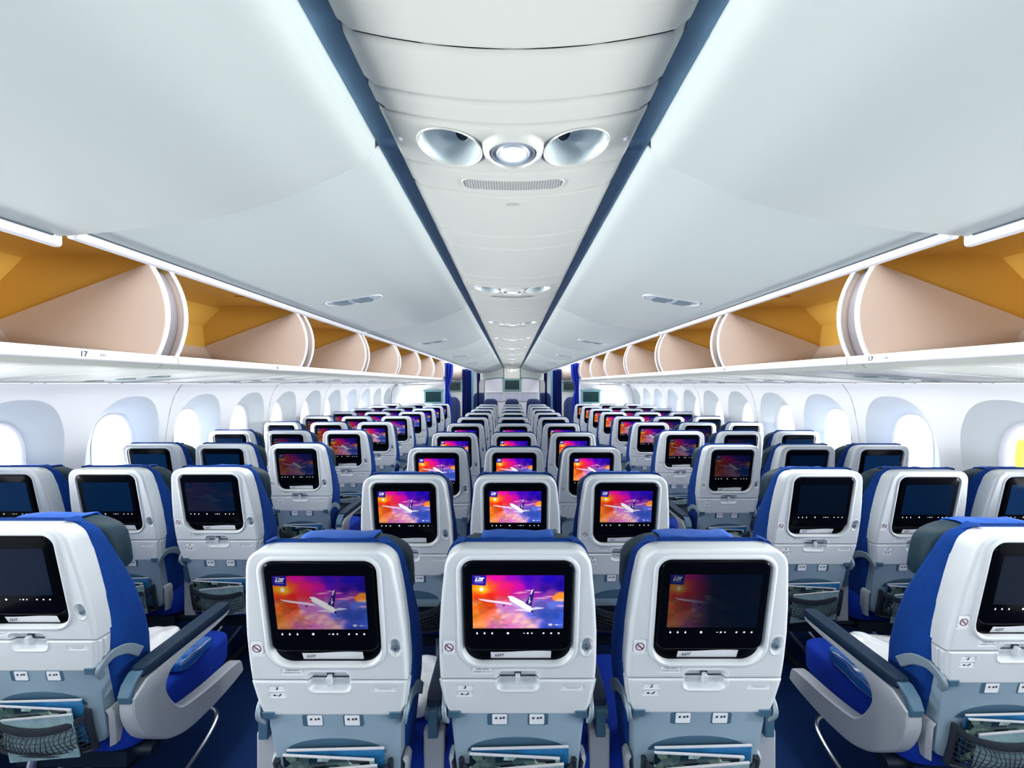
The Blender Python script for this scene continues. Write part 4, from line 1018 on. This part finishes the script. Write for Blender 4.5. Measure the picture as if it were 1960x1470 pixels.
# ------------------------------------------------------------------ loose things: booklets, magazines, wrapped blankets
def booklet_mesh():
    b = MB(); xs = np.linspace(-.070, .086, 13)
    rows = [[PN(x, .834 + .026 * t + .002 * math.sin(x * 30) * t, -.020 + .006 * t) for x in xs] for t in np.linspace(0, 1, 4)]
    b.grid(rows, M['label']); add_text(b, 'LOT', .012, M['ink'], lambda x, y, z: PN(-.048 + x, .848 + y, -.0155), shear=.3, bold=.0004)
    me = b.mesh('booklet'); return me
BK = booklet_mesh()
def magazine(kind):
    b = MB()
    m = [M['mag'], M['magwhite'], M['magblue']][kind]
    wd, top = ((.118, .575), (.108, .548), (.128, .588))[kind]
    til = (-.06, .10, .03)[kind]
    def P(u, v, n): z = top - .145 + v + til * u; x = u; return PN(x, z, .004 + n)
    n0 = (.022, .030, .010)[kind]
    b.loft([[P(-wd, 0, n0), P(wd, 0, n0), P(wd, .145, n0 - .004), P(-wd, .145, n0 - .004)], [P(-wd, 0, n0 + .004), P(wd, 0, n0 + .004), P(wd, .145, n0 + .0), P(-wd, .145, n0 + .0)]], m)
    # pale page edge along the top
    b.loft([[P(-wd, .1455, n0 - .004), P(wd, .1455, n0 - .004), P(wd, .1455, n0 + .0012), P(-wd, .1455, n0 + .0012)], [P(-wd, .1495, n0 - .004), P(wd, .1495, n0 - .004), P(wd, .1495, n0 + .0012), P(-wd, .1495, n0 + .0012)]], M['rail'])
    return b.mesh('magazine')
MG = [magazine(i) for i in range(3)]
def desc(key):
    blk, k, cn = key
    if blk == 'centre': c = {'L': 'left', 'M': 'middle', 'R': 'right'}[cn]
    else:
        inner_ = 'R' if blk == 'left' else 'L'; c = 'aisle' if cn == inner_ else ('middle' if cn == 'M' else 'window')
    return '%s block %s seat, %s row' % (blk, c, ROWN[k])
for key, e in list(seats.items()):
    blk, k, cn = key
    if k < 4:
        o = bpy.data.objects.new('booklet', BK); COL.objects.link(o); o.location = e.location + Vector((0, 0, 0))
        tag(o, 'white booklet in the slot under the monitor, %s' % desc(key), 'booklet', 'booklets under the monitors')
        if blk != 'centre' or k == 0:
            for i, nmn in enumerate(('dark patterned', 'pale', 'blue')):
                if i == 1 and (k + i) % 2 and k > 0: continue
                o = bpy.data.objects.new('magazine', MG[i]); COL.objects.link(o); o.location = e.location + Vector(((-.008, .012, .006)[i], 0, 0))
                tag(o, '%s magazine in the net pocket of %s' % (nmn, desc(key)), 'magazine', 'magazines in the seat pockets')
def blanket(name, loc, dims, m, lbl, seed, rz=0):
    r = np.random.RandomState(seed); b = MB(); ph = r.rand(6) * 6
    def F(x, y, z):
        k = 1 + .06 * math.sin(x * 31 + ph[0]) * math.cos(y * 27 + ph[1]) + .04 * math.sin(x * 70 + y * 55 + ph[2])
        return (x, y, max(z, 0) * k if z > 0 else z)
    b.sell((0, 0, dims[2]), dims, m, .45, 48, 24, lambda x, y, z: (x * (1 + .03 * math.sin(y * 60 + ph[3])), y * (1 + .03 * math.sin(x * 55 + ph[4])), z * (1 + .10 * math.sin(x * 40 + ph[0]) * math.cos(y * 34 + ph[1]) + .05 * math.sin((x + y) * 90))))
    o = b.build(name, ang=80); o.location = loc; o.rotation_euler.z = rz
    return tag(o, lbl, 'blanket', 'wrapped blankets on the nearest seats')
blanket('wrapped_blanket', (-1.50, DLB + .40, .480), (.15, .13, .035), M['bag'], 'white plastic-wrapped blanket on the nearest left aisle seat cushion', 1, .2)
blanket('wrapped_blanket', (1.46, DRB + .38, .480), (.17, .14, .040), M['bag'], 'large white plastic-wrapped blanket on the nearest right aisle seat cushion', 2, -.2)
blanket('headset_bag', (-1.265, DLB + .42, .480), (.05, .09, .022), M['bagblue'], 'shiny blue headset bag beside the armrest of the nearest left aisle seat', 3, .1)
blanket('headset_bag', (1.265, DRB + .36, .480), (.055, .12, .028), M['bagblue'], 'shiny blue headset bag beside the armrest of the nearest right aisle seat', 4, -.1)
blanket('wrapped_blanket', (-.38, DC + .40, .480), (.13, .12, .035), M['bag'], 'white wrapped blanket on the nearest row left seat of the centre block', 5)

# a yellow loading vehicle on the apron, seen through the right-hand windows
e = tag(empty('loading_vehicle', (6.6, 5.0, -2.6)), 'yellow-topped white loading vehicle outside, seen through the right-hand window nearest the camera', 'vehicle')
YEL = mat('yellow_paint', (.75, .62, .01), .4)
b = MB(); b.box((-.9, -.25, 2.2), (.9, .55, 3.40), M['label']); b.box((-.91, -.26, 3.12), (.91, .56, 3.5), YEL); b.build('cab', e, bevel=.08)
b = MB(); b.box((-1.0, -1.2, .5), (1.0, 2.6, 2.2), M['label']); b.build('body', e, bevel=.05)
for q in (-.8, 2.0):
    for r in (-.95, .95):
        b = MB(); b.tube([(r - .12, q, .45), (r + .12, q, .45)], .45, M['blackmat'], 20); b.build('wheel', e)
b = MB(); b.box((-.6, -.27, 2.7), (.6, -.24, 3.3), M['lampblack']); b.build('windscreen', e)
